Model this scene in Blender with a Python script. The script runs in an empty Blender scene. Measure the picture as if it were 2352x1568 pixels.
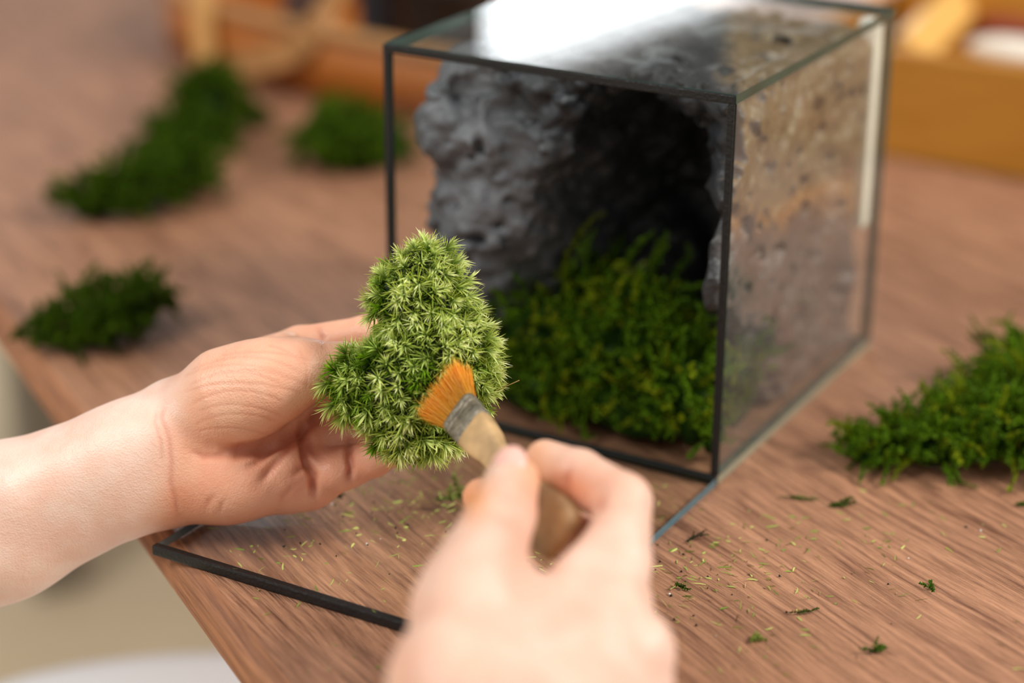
import bpy, bmesh, math, random
import numpy as np
from mathutils import Matrix, Vector

random.seed(7)
RNG = np.random.default_rng(11)
SC = bpy.context.scene
COL = SC.collection
TZ = 0.75                      # height of the table top above the floor

# ------------------------------------------------------------------ camera
FPX = 4562.47
CAM = np.array([0.33838, -0.78143, 0.41819 + TZ])
RM = np.array([[0.8648852942178586, 0.5019405943888651, 0.0053914330414919776],
               [0.1940149854880368, -0.3243594846548068, -0.9258234767603082],
               [-0.4629596237813454, 0.8017771288949447, -0.37791774545423795]])
cam = bpy.data.cameras.new('camera')
co = bpy.data.objects.new('camera', cam)
COL.objects.link(co)
cam.sensor_width = 36.0
cam.lens = FPX / 2352 * 36
cam.clip_start = 0.02
cam.clip_end = 60
m = Matrix.Identity(4)
for r_ in range(3):
    m[r_][0] = RM[0][r_]
    m[r_][1] = -RM[1][r_]
    m[r_][2] = -RM[2][r_]
    m[r_][3] = CAM[r_]
co.matrix_world = m
cam.dof.use_dof = True
cam.dof.focus_distance = 0.852
cam.dof.aperture_fstop = 2.6
SC.camera = co

# ------------------------------------------------------------------ world, lights, exposure
SC.view_settings.view_transform = 'Standard'
SC.view_settings.look = 'None'
SC.view_settings.gamma = 1.0
SC.view_settings.use_curve_mapping = False
SC.view_settings.exposure = 0.0
SC.cycles.transparent_max_bounces = 24
wd = bpy.data.worlds.new('world')
SC.world = wd
wd.use_nodes = True
bg = wd.node_tree.nodes['Background']
bg.inputs['Color'].default_value = (1.0, 0.985, 0.96, 1)
bg.inputs['Strength'].default_value = 0.50


def area(name, loc, target, sx, sy, power, color):
    l = bpy.data.lights.new(name, 'AREA')
    l.shape = 'RECTANGLE'
    l.size = sx
    l.size_y = sy
    l.energy = power
    l.color = color
    o = bpy.data.objects.new(name, l)
    COL.objects.link(o)
    o.location = loc
    d = Vector(target) - Vector(loc)
    o.rotation_euler = d.to_track_quat('-Z', 'Y').to_euler()
    return o


area('window_light', (1.75, 0.55, TZ + 1.55), (-0.05, -0.02, TZ), 0.55, 0.55, 64, (1.0, 0.985, 0.955))
area('fill_light', (-1.1, -1.5, TZ + 1.7), (-0.2, -0.05, TZ), 0.9, 0.9, 38, (1.0, 0.98, 0.95))  # unseen fill lamp, added to brighten the arm, moss front and chair seat


# ------------------------------------------------------------------ helpers
def C2W(P):
    return CAM + np.asarray(P, float) @ RM


def cc(px, py, d):
    """camera-frame point (right, down, forward) at photo pixel px,py and distance d"""
    return np.array([(px - 1176) / FPX * d, (py - 784) / FPX * d, d])


def W(px, py, d):
    return C2W(cc(px, py, d))


def onz(px, py, z=0.0):
    d = np.array([(px - 1176) / FPX, (py - 784) / FPX, 1.0]) @ RM
    t = (z + TZ - CAM[2]) / d[2]
    return CAM + t * d


def lin(r, g, b):
    f = lambda c: (c / 255 / 12.92) if c / 255 <= 0.04045 else ((c / 255 + 0.055) / 1.055) ** 2.4
    return (f(r), f(g), f(b))


def link(o, parent=None):
    COL.objects.link(o)
    if parent is not None:
        o.parent = parent
    return o


def tag(o, label=None, cat=None, group=None, kind=None):
    if label: o['label'] = label
    if cat: o['category'] = cat
    if group: o['group'] = group
    if kind: o['kind'] = kind
    return o


def empty(name, loc=(0, 0, 0)):
    """an Empty at the base of a thing; children keep world coordinates"""
    o = bpy.data.objects.new(name, None)
    COL.objects.link(o)
    o.empty_display_size = 0.02
    o.location = loc
    return o


def npmesh(name, V, F, mat, parent=None, col=None, smooth=True):
    """mesh from arrays; F is (n,k) or a list of ragged faces. V in world coordinates."""
    V = np.asarray(V, np.float32)
    off = np.zeros(3, np.float32)
    if parent is not None:
        p = parent
        while p is not None:
            off += np.array(p.location, np.float32)
            p = p.parent
    me = bpy.data.meshes.new(name)
    if isinstance(F, np.ndarray):
        F = F.astype(np.int32)
        n, k = F.shape
        me.vertices.add(len(V))
        me.vertices.foreach_set('co', (V - off).ravel())
        me.loops.add(n * k)
        me.loops.foreach_set('vertex_index', F.ravel())
        me.polygons.add(n)
        me.polygons.foreach_set('loop_start', np.arange(0, n * k, k, dtype=np.int32))
        me.update(calc_edges=True)
    else:
        me.from_pydata((V - off).tolist(), [], F)
        me.update()
    if smooth:
        me.polygons.foreach_set('use_smooth', np.ones(len(me.polygons), bool))
    if col is not None:
        a = me.color_attributes.new('Col', 'FLOAT_COLOR', 'POINT')
        c4 = np.ones((len(V), 4), np.float32)
        c4[:, :3] = col
        a.data.foreach_set('color', c4.ravel())
    me.materials.append(mat)
    o = bpy.data.objects.new(name, me)
    return link(o, parent)


def bmobj(name, bm, mat, parent=None, smooth=False, bevel=0.0, seg=2):
    if bevel > 0:
        bmesh.ops.bevel(bm, geom=bm.edges[:], offset=bevel, segments=seg, affect='EDGES', profile=0.6, clamp_overlap=True)
    bmesh.ops.recalc_face_normals(bm, faces=bm.faces[:])
    me = bpy.data.meshes.new(name)
    off = Vector((0, 0, 0))
    p = parent
    while p is not None:
        off += p.location
        p = p.parent
    for v in bm.verts:
        v.co -= off
    bm.to_mesh(me)
    bm.free()
    if smooth:
        me.polygons.foreach_set('use_smooth', np.ones(len(me.polygons), bool))
    me.materials.append(mat)
    return link(bpy.data.objects.new(name, me), parent)


def boxbm(lo, hi, bm=None, M=None):
    bm = bm or bmesh.new()
    r = bmesh.ops.create_cube(bm, size=1.0)
    lo = Vector(lo); hi = Vector(hi)
    for v in r['verts']:
        v.co = Vector((lo[i] + (v.co[i] + 0.5) * (hi[i] - lo[i]) for i in range(3)))
        if M is not None:
            v.co = M @ v.co
    return bm


def box(name, lo, hi, mat, parent=None, bevel=0.0, M=None, seg=2):
    return bmobj(name, boxbm(lo, hi, None, M), mat, parent, False, bevel, seg)


def tube(name, pts, radii, mat, parent=None, nseg=12, caps=True, flat=None):
    """round tube along points, capped"""
    pts = [Vector(p) for p in pts]
    V, F = [], []
    up = Vector((0.13, 0.21, 1)).normalized()
    for i, p in enumerate(pts):
        t = (pts[min(i + 1, len(pts) - 1)] - pts[max(i - 1, 0)]).normalized()
        a = t.cross(up)
        if a.length < 0.05:
            a = t.cross(Vector((1, 0, 0)))
        a.normalize()
        b = t.cross(a).normalized()
        r = radii[i] if hasattr(radii, '__len__') else radii
        for k in range(nseg):
            th = 2 * math.pi * k / nseg
            V.append(p + a * math.cos(th) * r + b * math.sin(th) * r * (flat or 1))
    for i in range(len(pts) - 1):
        for k in range(nseg):
            F.append((i * nseg + k, i * nseg + (k + 1) % nseg, (i + 1) * nseg + (k + 1) % nseg, (i + 1) * nseg + k))
    if caps:
        F.append(tuple(range(nseg))[::-1])
        F.append(tuple((len(pts) - 1) * nseg + k for k in range(nseg)))
    return npmesh(name, np.array([tuple(v) for v in V]), F, mat, parent)


# ------------------------------------------------------------------ materials
def mat(name):
    m_ = bpy.data.materials.new(name)
    m_.use_nodes = True
    nt = m_.node_tree
    return m_, nt, nt.nodes, nt.links, nt.nodes['Principled BSDF']


def simple(name, color, rough=0.5, bump=0.0, bscale=200, var=0.0, vscale=30, metallic=0.0):
    m_, nt, N, L, P = mat(name)
    P.inputs['Roughness'].default_value = rough
    P.inputs['Metallic'].default_value = metallic
    tc = N.new('ShaderNodeTexCoord')
    nz = N.new('ShaderNodeTexNoise')
    nz.inputs['Scale'].default_value = vscale
    nz.inputs['Detail'].default_value = 5
    L.new(tc.outputs['Object'], nz.inputs['Vector'])
    cr = N.new('ShaderNodeValToRGB')
    d = [c * (1 - var) for c in color]
    b = [min(1, c * (1 + var)) for c in color]
    cr.color_ramp.elements[0].position = 0.3
    cr.color_ramp.elements[1].position = 0.7
    cr.color_ramp.elements[0].color = (*d, 1)
    cr.color_ramp.elements[1].color = (*b, 1)
    L.new(nz.outputs['Fac'], cr.inputs['Fac'])
    L.new(cr.outputs['Color'], P.inputs['Base Color'])
    if bump:
        n2 = N.new('ShaderNodeTexNoise')
        n2.inputs['Scale'].default_value = bscale
        n2.inputs['Detail'].default_value = 4
        L.new(tc.outputs['Object'], n2.inputs['Vector'])
        bp = N.new('ShaderNodeBump')
        bp.inputs['Strength'].default_value = bump
        bp.inputs['Distance'].default_value = 0.001
        L.new(n2.outputs['Fac'], bp.inputs['Height'])
        L.new(bp.outputs['Normal'], P.inputs['Normal'])
    return m_


def woodmat(name, ca, cb, angle, along, across, rough, bump, fine=900, axis='Z', big=0.0):
    """wood: noise stretched along the grain; angle = grain direction in the xy plane"""
    m_, nt, N, L, P = mat(name)
    P.inputs['Roughness'].default_value = rough
    tc = N.new('ShaderNodeTexCoord')
    mp = N.new('ShaderNodeMapping')
    mp.vector_type = 'POINT'
    mp.inputs['Rotation'].default_value = (0, 0, -angle)
    L.new(tc.outputs['Object'], mp.inputs['Vector'])
    # slow wobble of the grain lines
    wob = N.new('ShaderNodeTexNoise')
    wob.inputs['Scale'].default_value = 9
    wob.inputs['Detail'].default_value = 1
    L.new(mp.outputs['Vector'], wob.inputs['Vector'])
    ws = N.new('ShaderNodeVectorMath'); ws.operation = 'MULTIPLY_ADD'
    ws.inputs[1].default_value = (0.0, 0.012, 0.0)
    L.new(wob.outputs['Color'], ws.inputs[0])
    L.new(mp.outputs['Vector'], ws.inputs[2])

    def stretched(sx, sy, det, rgh=0.6):
        s = N.new('ShaderNodeMapping')
        s.inputs['Scale'].default_value = (sx, sy, sy)
        L.new(ws.outputs['Vector'], s.inputs['Vector'])
        n = N.new('ShaderNodeTexNoise')
        n.inputs['Scale'].default_value = 1.0
        n.inputs['Detail'].default_value = det
        n.inputs['Roughness'].default_value = rgh
        L.new(s.outputs['Vector'], n.inputs['Vector'])
        return n
    n1 = stretched(along, across, 5)
    n2 = stretched(along * 3.2, fine, 3, 0.65)
    n3 = stretched(along * 0.5, across * 0.22, 2)
    n4 = N.new('ShaderNodeTexNoise')
    n4.inputs['Scale'].default_value = 1700
    n4.inputs['Detail'].default_value = 2
    L.new(tc.outputs['Object'], n4.inputs['Vector'])

    def mth(op, a, b, c=None):
        x = N.new('ShaderNodeMath'); x.operation = op
        for i, v in enumerate((a, b, c)):
            if v is None: continue
            if isinstance(v, (int, float)): x.inputs[i].default_value = v
            else: L.new(v, x.inputs[i])
        return x.outputs[0]
    s = mth('MULTIPLY', n1.outputs['Fac'], 0.50)
    s = mth('MULTIPLY_ADD', n2.outputs['Fac'], 0.30, s)
    s = mth('MULTIPLY_ADD', n3.outputs['Fac'], 0.20 + big, s)
    cr = N.new('ShaderNodeValToRGB')
    e = cr.color_ramp.elements
    e[0].position = 0.37 + big / 2; e[0].color = (*ca, 1)
    e[1].position = 0.60 + big / 2; e[1].color = (*cb, 1)
    L.new(s, cr.inputs['Fac'])
    L.new(cr.outputs['Color'], P.inputs['Base Color'])
    if bump:
        h = mth('MULTIPLY', n2.outputs['Fac'], 1.0)
        h = mth('MULTIPLY_ADD', n1.outputs['Fac'], 0.8, h)
        h = mth('MULTIPLY_ADD', n4.outputs['Fac'], 0.22, h)
        bp = N.new('ShaderNodeBump')
        bp.inputs['Strength'].default_value = bump
        bp.inputs['Distance'].default_value = 0.0016
        L.new(h, bp.inputs['Height'])
        L.new(bp.outputs['Normal'], P.inputs['Normal'])
    return m_


GR = math.radians(-28.5)
M_TABLE = woodmat('table_laminate', lin(102, 62, 42), lin(196, 142, 108), GR, 16, 300, 0.40, 0.9, fine=1000)
M_EDGE = woodmat('table_edge', lin(104, 62, 38), lin(172, 116, 78), math.radians(-32.7), 9, 230, 0.7, 0.35)
M_ORANGE = woodmat('orange_wood', lin(158, 86, 22), lin(182, 108, 38), 0.0, 6, 60, 0.45, 0.1)
M_AMBER = woodmat('amber_wood', lin(168, 110, 22), lin(190, 130, 40), 0.0, 6, 60, 0.45, 0.1)
M_PALEWOOD = woodmat('pale_wood', lin(205, 150, 85), lin(226, 176, 108), 0.0, 8, 80, 0.5, 0.1)
M_HANDLE = simple('brush_wood', lin(190, 154, 108), 0.5, 0.25, 900, 0.30, 90)
M_YELLOW = simple('yellow_wood', lin(222, 172, 92), 0.5, 0, 1, 0.06, 20)
M_REDBROWN = simple('red_brown_leather', lin(128, 52, 12), 0.6, 0.1, 200, 0.1, 30)
M_WHITE = simple('white_plastic', lin(252, 253, 254), 0.3, 0, 1, 0.01, 5)
M_TAUPE = simple('taupe_metal', lin(128, 120, 106), 0.5)
M_PAPER = simple('white_paper', lin(226, 216, 200), 0.7, 0.1, 60, 0.04, 20)
M_DARK = simple('dark_plastic', lin(52, 50, 48), 0.4, 0.05, 100, 0.15, 30)
M_TIN = simple('tin', (0.55, 0.55, 0.58), 0.3, 0, 1, 0.05, 20, metallic=0.8)
M_SEAL = simple('black_sealant', lin(9, 8, 7), 0.5, 0.5, 700, 0.35, 300)
M_GREENEDGE = None


def glassmat(name, tint, gl=1.0, film=0.0):
    m_, nt, N, L, P = mat(name)
    N.remove(P)
    out = [n for n in N if n.type == 'OUTPUT_MATERIAL'][0]
    tr = N.new('ShaderNodeBsdfTransparent'); tr.inputs['Color'].default_value = (*tint, 1)
    gs = N.new('ShaderNodeBsdfGlossy'); gs.inputs['Roughness'].default_value = 0.0
    gs.inputs['Color'].default_value = (gl, gl, gl, 1)
    fr = N.new('ShaderNodeFresnel'); fr.inputs['IOR'].default_value = 1.5
    ge = N.new('ShaderNodeNewGeometry')               # the sheet mirrors on its outer faces only
    fo = N.new('ShaderNodeMath'); fo.operation = 'SUBTRACT'; fo.inputs[0].default_value = 1.0
    L.new(ge.outputs['Backfacing'], fo.inputs[1])
    fm = N.new('ShaderNodeMath'); fm.operation = 'MULTIPLY'; fm.use_clamp = True
    L.new(fr.outputs[0], fm.inputs[0]); L.new(fo.outputs[0], fm.inputs[1])
    mx = N.new('ShaderNodeMixShader')
    L.new(fm.outputs[0], mx.inputs['Fac'])
    L.new(tr.outputs[0], mx.inputs[1])
    L.new(gs.outputs[0], mx.inputs[2])
    last = mx
    if film > 0:   # thin dust and fingerprints
        tc = N.new('ShaderNodeTexCoord')
        nz = N.new('ShaderNodeTexNoise'); nz.inputs['Scale'].default_value = 40; nz.inputs['Detail'].default_value = 6
        L.new(tc.outputs['Object'], nz.inputs['Vector'])
        mr = N.new('ShaderNodeMapRange'); mr.inputs[1].default_value = 0.35; mr.inputs[2].default_value = 0.75
        mr.inputs[3].default_value = film * 0.5; mr.inputs[4].default_value = film * 1.5
        L.new(nz.outputs['Fac'], mr.inputs[0])
        df = N.new('ShaderNodeBsdfDiffuse'); df.inputs['Color'].default_value = (0.8, 0.78, 0.74, 1)
        m2 = N.new('ShaderNodeMixShader')
        L.new(mr.outputs[0], m2.inputs['Fac'])
        L.new(mx.outputs[0], m2.inputs[1])
        L.new(df.outputs[0], m2.inputs[2])
        last = m2
    L.new(last.outputs[0], out.inputs['Surface'])
    return m_


M_GLASS = glassmat('clear_glass', (0.975, 0.985, 0.98))
M_GLASS_SIDE = glassmat('side_glass', (0.95, 0.96, 0.94), film=0.03)
M_GEDGE = simple('green_glass_edge', lin(52, 74, 66), 0.15, 0, 1, 0.15, 60)
M_GEDGE2 = simple('blue_glass_edge', lin(78, 108, 116), 0.15, 0, 1, 0.15, 60)
M_GEDGE3 = simple('pale_glass_edge', lin(140, 136, 114), 0.25, 0, 1, 0.12, 60)
M_BACKEDGE = simple('white_strip', lin(244, 240, 226), 0.35, 0, 1, 0.08, 60)


def colmat(name, rough=0.5, transl=0.0, spec=0.5):
    m_, nt, N, L, P = mat(name)
    at = N.new('ShaderNodeAttribute'); at.attribute_name = 'Col'
    L.new(at.outputs['Color'], P.inputs['Base Color'])
    P.inputs['Roughness'].default_value = rough
    P.inputs['Specular IOR Level'].default_value = spec
    if transl:
        out = [n for n in N if n.type == 'OUTPUT_MATERIAL'][0]
        t = N.new('ShaderNodeBsdfTranslucent')
        L.new(at.outputs['Color'], t.inputs['Color'])
        mx = N.new('ShaderNodeMixShader'); mx.inputs['Fac'].default_value = transl
        L.new(P.outputs[0], mx.inputs[1]); L.new(t.outputs[0], mx.inputs[2])
        L.new(mx.outputs[0], out.inputs['Surface'])
    return m_


M_LEAF = colmat('moss_leaf', 0.55, 0.32, 0.12)
M_LEAFD = colmat('moss_frond', 0.6, 0.30, 0.12)
M_BRISTLE = colmat('bristle', 0.45, 0.4, 0.4)
M_DEBRIS = colmat('debris', 0.7, 0.1, 0.3)


def skinmat():
    m_, nt, N, L, P = mat('skin')
    at = N.new('ShaderNodeAttribute'); at.attribute_name = 'Col'
    tc = N.new('ShaderNodeTexCoord')
    nz = N.new('ShaderNodeTexNoise'); nz.inputs['Scale'].default_value = 70; nz.inputs['Detail'].default_value = 5
    L.new(tc.outputs['Object'], nz.inputs['Vector'])
    mx = N.new('ShaderNodeMix'); mx.data_type = 'RGBA'; mx.blend_type = 'MULTIPLY'
    cr = N.new('ShaderNodeValToRGB')
    cr.color_ramp.elements[0].position = 0.35; cr.color_ramp.elements[0].color = (0.97, 0.86, 0.82, 1)
    cr.color_ramp.elements[1].position = 0.65; cr.color_ramp.elements[1].color = (1, 1, 1, 1)
    L.new(nz.outputs['Fac'], cr.inputs['Fac'])
    mx.inputs[0].default_value = 1.0
    L.new(at.outputs['Color'], mx.inputs[6]); L.new(cr.outputs['Color'], mx.inputs[7])
    L.new(mx.outputs[2], P.inputs['Base Color'])
    P.inputs['Roughness'].default_value = 0.42
    P.inputs['Subsurface Weight'].default_value = 0.22
    P.inputs['Subsurface Radius'].default_value = (1.0, 0.32, 0.16)
    P.inputs['Subsurface Scale'].default_value = 0.006
    P.inputs['Specular IOR Level'].default_value = 0.42
    v = N.new('ShaderNodeTexVoronoi'); v.inputs['Scale'].default_value = 1150
    L.new(tc.outputs['Object'], v.inputs['Vector'])
    n2 = N.new('ShaderNodeTexNoise'); n2.inputs['Scale'].default_value = 420; n2.inputs['Detail'].default_value = 4
    L.new(tc.outputs['Object'], n2.inputs['Vector'])
    ad = N.new('ShaderNodeMath'); ad.operation = 'MULTIPLY_ADD'; ad.inputs[1].default_value = 1.6
    L.new(n2.outputs['Fac'], ad.inputs[0]); L.new(v.outputs['Distance'], ad.inputs[2])
    bp = N.new('ShaderNodeBump'); bp.inputs['Strength'].default_value = 0.5; bp.inputs['Distance'].default_value = 0.00028
    L.new(ad.outputs[0], bp.inputs['Height'])
    L.new(bp.outputs['Normal'], P.inputs['Normal'])
    return m_


M_SKIN = skinmat()
M_NAIL = simple('fingernail', lin(232, 178, 162), 0.35, 0, 1, 0.03, 200)


# ------------------------------------------------------------------ noise and implicit surfaces
def _h(i, j, k, s):
    n = (i * 374761393 + j * 668265263 + k * 2147483647 + s * 974634777) & 0xFFFFFFFF
    n = ((n ^ (n >> 13)) * 1274126177) & 0xFFFFFFFF
    n = n ^ (n >> 16)
    return (n & 0xFFFFFF) / float(0xFFFFFF)


def vnoise(P, s=0):
    P = np.asarray(P, float)
    i = np.floor(P).astype(np.int64)
    f = P - i
    f = f * f * (3 - 2 * f)
    r = 0
    for a in (0, 1):
        for b in (0, 1):
            for c in (0, 1):
                w = (f[:, 0] if a else 1 - f[:, 0]) * (f[:, 1] if b else 1 - f[:, 1]) * (f[:, 2] if c else 1 - f[:, 2])
                r = r + w * _h(i[:, 0] + a, i[:, 1] + b, i[:, 2] + c, s)
    return r * 2 - 1


def fbm(P, o=4, s=0):
    r = 0; a = 1; t = 0
    P = np.asarray(P, float)
    for k in range(o):
        r = r + a * vnoise(P * (2.03 ** k) + 17.3 * k, s + k); t += a; a *= 0.5
    return r / t


def smin(a, b, k):
    h = np.clip(0.5 + 0.5 * (a - b) / k, 0, 1)
    return a * (1 - h) + b * h - k * h * (1 - h)


class Field:
    def __init__(s, lo, hi, h):
        s.lo = np.array(lo, float); s.h = h
        s.n = np.ceil((np.array(hi) - s.lo) / h).astype(int) + 1
        s.D = np.full(s.n, 0.05, np.float32)
        s.ax = [s.lo[i] + h * np.arange(s.n[i]) for i in range(3)]

    def region(s, lo, hi):
        a = np.clip(np.floor((np.array(lo) - s.lo) / s.h).astype(int), 0, s.n)
        b = np.clip(np.ceil((np.array(hi) - s.lo) / s.h).astype(int) + 1, 0, s.n)
        return tuple(slice(a[i], b[i]) for i in range(3))

    def grid(s, sl):
        return (s.ax[0][sl[0]][:, None, None], s.ax[1][sl[1]][None, :, None], s.ax[2][sl[2]][None, None, :])

    def seg(s, sl, a, b, ra, rb, flat=None):
        X, Y, Z = s.grid(sl)
        d = b - a
        L2 = max(d @ d, 1e-12)
        t = np.clip(((X - a[0]) * d[0] + (Y - a[1]) * d[1] + (Z - a[2]) * d[2]) / L2, 0, 1)
        qx = X - a[0] - t * d[0]; qy = Y - a[1] - t * d[1]; qz = Z - a[2] - t * d[2]
        q2 = qx * qx + qy * qy + qz * qz
        r = ra + (rb - ra) * t
        if flat is not None:
            ax_, f = flat
            c = qx * ax_[0] + qy * ax_[1] + qz * ax_[2]
            q2 = q2 + c * c * (1 / (f * f) - 1)
            dist = np.sqrt(q2) - r
            return dist * np.where(dist < 0, 1, 1)
        return np.sqrt(q2) - r

    def add(s, a, b, ra, rb, k=0.006, flat=None, target=None):
        a = np.array(a); b = np.array(b)
        pad = max(ra, rb) + k + 3 * s.h
        sl = s.region(np.minimum(a, b) - pad, np.maximum(a, b) + pad)
        d = s.seg(sl, a, b, ra, rb, flat)
        T = s.D if target is None else target
        T[sl] = smin(T[sl], d, k) if k > 0 else np.minimum(T[sl], d)

    def ell(s, c, r, k=0.006, M=None, sub=False):
        c = np.array(c); r = np.array(r)
        pad = r.max() + k + 3 * s.h
        sl = s.region(c - pad, c + pad)
        X, Y, Z = s.grid(sl)
        if M is None:
            x, y, z = X - c[0], Y - c[1], Z - c[2]
        else:
            x = (X - c[0]) * M[0][0] + (Y - c[1]) * M[0][1] + (Z - c[2]) * M[0][2]
            y = (X - c[0]) * M[1][0] + (Y - c[1]) * M[1][1] + (Z - c[2]) * M[1][2]
            z = (X - c[0]) * M[2][0] + (Y - c[1]) * M[2][1] + (Z - c[2]) * M[2][2]
        k0 = np.sqrt((x / r[0]) ** 2 + (y / r[1]) ** 2 + (z / r[2]) ** 2)
        k1 = np.sqrt((x / r[0] ** 2) ** 2 + (y / r[1] ** 2) ** 2 + (z / r[2] ** 2) ** 2) + 1e-9
        d = k0 * (k0 - 1) / k1
        if sub:
            s.D[sl] = -smin(-s.D[sl], d, k)
        else:
            s.D[sl] = smin(s.D[sl], d, k)

    def finger(s, pts, radii, k, base):
        """chain of capsules; returns nothing, min()s smin(base, chain) into s.D"""
        pts = [np.array(p) for p in pts]
        pad = max(radii) + k + 4 * s.h
        A = np.array(pts)
        sl = s.region(A.min(0) - pad, A.max(0) + pad)
        ch = None
        for i in range(len(pts) - 1):
            d = s.seg(sl, pts[i], pts[i + 1], radii[i], radii[i + 1])
            ch = d if ch is None else smin(ch, d, 0.0025)
        s.D[sl] = np.minimum(s.D[sl], smin(base[sl], ch, k))

    def sample(s, P):
        q = (P - s.lo) / s.h
        q = np.clip(q, 0, np.array(s.n) - 1.001)
        i = q.astype(int); f = q - i
        r = 0
        for a in (0, 1):
            for b in (0, 1):
                for c in (0, 1):
                    w = (f[:, 0] if a else 1 - f[:, 0]) * (f[:, 1] if b else 1 - f[:, 1]) * (f[:, 2] if c else 1 - f[:, 2])
                    r = r + w * s.D[i[:, 0] + a, i[:, 1] + b, i[:, 2] + c]
        return r

    def normals(s, P):
        e = s.h
        g = np.stack([s.sample(P + np.eye(3)[i] * e) - s.sample(P - np.eye(3)[i] * e) for i in range(3)], 1)
        return g / (np.linalg.norm(g, axis=1, keepdims=True) + 1e-12)

    def mesh(s):
        D = s.D
        # closed at the border
        D = D.copy()
        D[0] = D[-1] = 0.01; D[:, 0] = D[:, -1] = 0.01; D[:, :, 0] = D[:, :, -1] = 0.01
        S = D < 0
        cnt = np.zeros(np.array(D.shape) - 1, np.int8)
        cor = [(a, b, c) for a in (0, 1) for b in (0, 1) for c in (0, 1)]
        n0, n1, n2 = cnt.shape
        for a, b, c in cor:
            cnt += S[a:a + n0, b:b + n1, c:c + n2]
        act = (cnt > 0) & (cnt < 8)
        I = np.argwhere(act)
        idx = np.full(act.shape, -1, np.int64)
        idx[act] = np.arange(len(I))
        acc = np.zeros((len(I), 3)); num = np.zeros(len(I))
        for p in cor:
            for ax in range(3):
                if p[ax] == 1: continue
                q = list(p); q[ax] = 1
                d0 = D[I[:, 0] + p[0], I[:, 1] + p[1], I[:, 2] + p[2]].astype(float)
                d1 = D[I[:, 0] + q[0], I[:, 1] + q[1], I[:, 2] + q[2]].astype(float)
                x = (d0 < 0) != (d1 < 0)
                t = np.where(x, d0 / np.where(x, d0 - d1, 1), 0)
                pos = np.array(p, float)[None, :].repeat(len(I), 0)
                pos[:, ax] += t
                acc += pos * x[:, None]; num += x
        V = (I + acc / num[:, None]) * s.h + s.lo
        F = []
        for ax in range(3):
            o1, o2 = [(1, 2), (2, 0), (0, 1)][ax]
            sh = list(D.shape)
            a = [slice(1, -1)] * 3; b = [slice(1, -1)] * 3
            a[ax] = slice(0, -1); b[ax] = slice(1, None)
            fl = S[tuple(a)] != S[tuple(b)]
            E_ = np.argwhere(fl)
            org = E_.copy()
            for k in range(3):
                if k != ax: org[:, k] += 1
            inside = S[org[:, 0], org[:, 1], org[:, 2]]
            e1 = np.zeros(3, int); e1[o1] = 1
            e2 = np.zeros(3, int); e2[o2] = 1
            c0 = org - e1 - e2; c1 = org - e2; c2 = org; c3 = org - e1
            g = lambda c: idx[c[:, 0], c[:, 1], c[:, 2]]
            q = np.stack([g(c0), g(c1), g(c2), g(c3)], 1)
            q[~inside] = q[~inside][:, ::-1]
            F.append(q)
        return V, np.concatenate(F)


def polydist(P2, pl):
    """distance of 2-D points to a polyline"""
    best = np.full(len(P2), 1e9)
    for a, b in zip(pl[:-1], pl[1:]):
        a = np.array(a, float); b = np.array(b, float)
        d = b - a
        t = np.clip(((P2 - a) @ d) / (d @ d), 0, 1)
        best = np.minimum(best, np.linalg.norm(P2 - a - t[:, None] * d, axis=1))
    return best


# ------------------------------------------------------------------ leaf and frond builders
def unit(v):
    return v / (np.linalg.norm(v, axis=-1, keepdims=True) + 1e-12)


def blades(base, dr, bend, L, w, c0, c1, nseg=3, prof=None, rng=RNG):
    """curved leaf blades; returns V, F, C"""
    n = len(base)
    ref = unit(rng.normal(size=(n, 3)))
    ts = np.linspace(0, 1, nseg + 1)
    prof = prof or (lambda t: 0.12 + 1.0 * (math.sin(math.pi * min(1, t * 0.82 + 0.18)) ** 0.8) if t < 0.99 else 0.06)
    V = np.zeros((n, nseg + 1, 2, 3)); C = np.zeros((n, nseg + 1, 2, 3))
    for i, t in enumerate(ts):
        p = base + (dr * t + bend * t * t) * L[:, None]
        tg = unit(dr + 2 * bend * t)
        sd = unit(np.cross(tg, ref)) * (w * prof(t) * 0.5)[:, None]
        V[:, i, 0] = p - sd; V[:, i, 1] = p + sd
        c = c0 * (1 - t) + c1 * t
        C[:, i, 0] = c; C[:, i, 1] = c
    V = V.reshape(-1, 3); C = C.reshape(-1, 3)
    st = (np.arange(n) * (nseg + 1) * 2)[:, None]
    F = []
    for i in range(nseg):
        F.append(np.concatenate([st + 2 * i, st + 2 * i + 1, st + 2 * i + 3, st + 2 * i + 2], 1))
    return V, np.concatenate(F), C


def merge(parts):
    V, F, C = [], [], []
    o = 0
    for v, f, c in parts:
        V.append(v); F.append(f + o); C.append(c); o += len(v)
    return np.concatenate(V), np.concatenate(F), np.concatenate(C)


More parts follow.
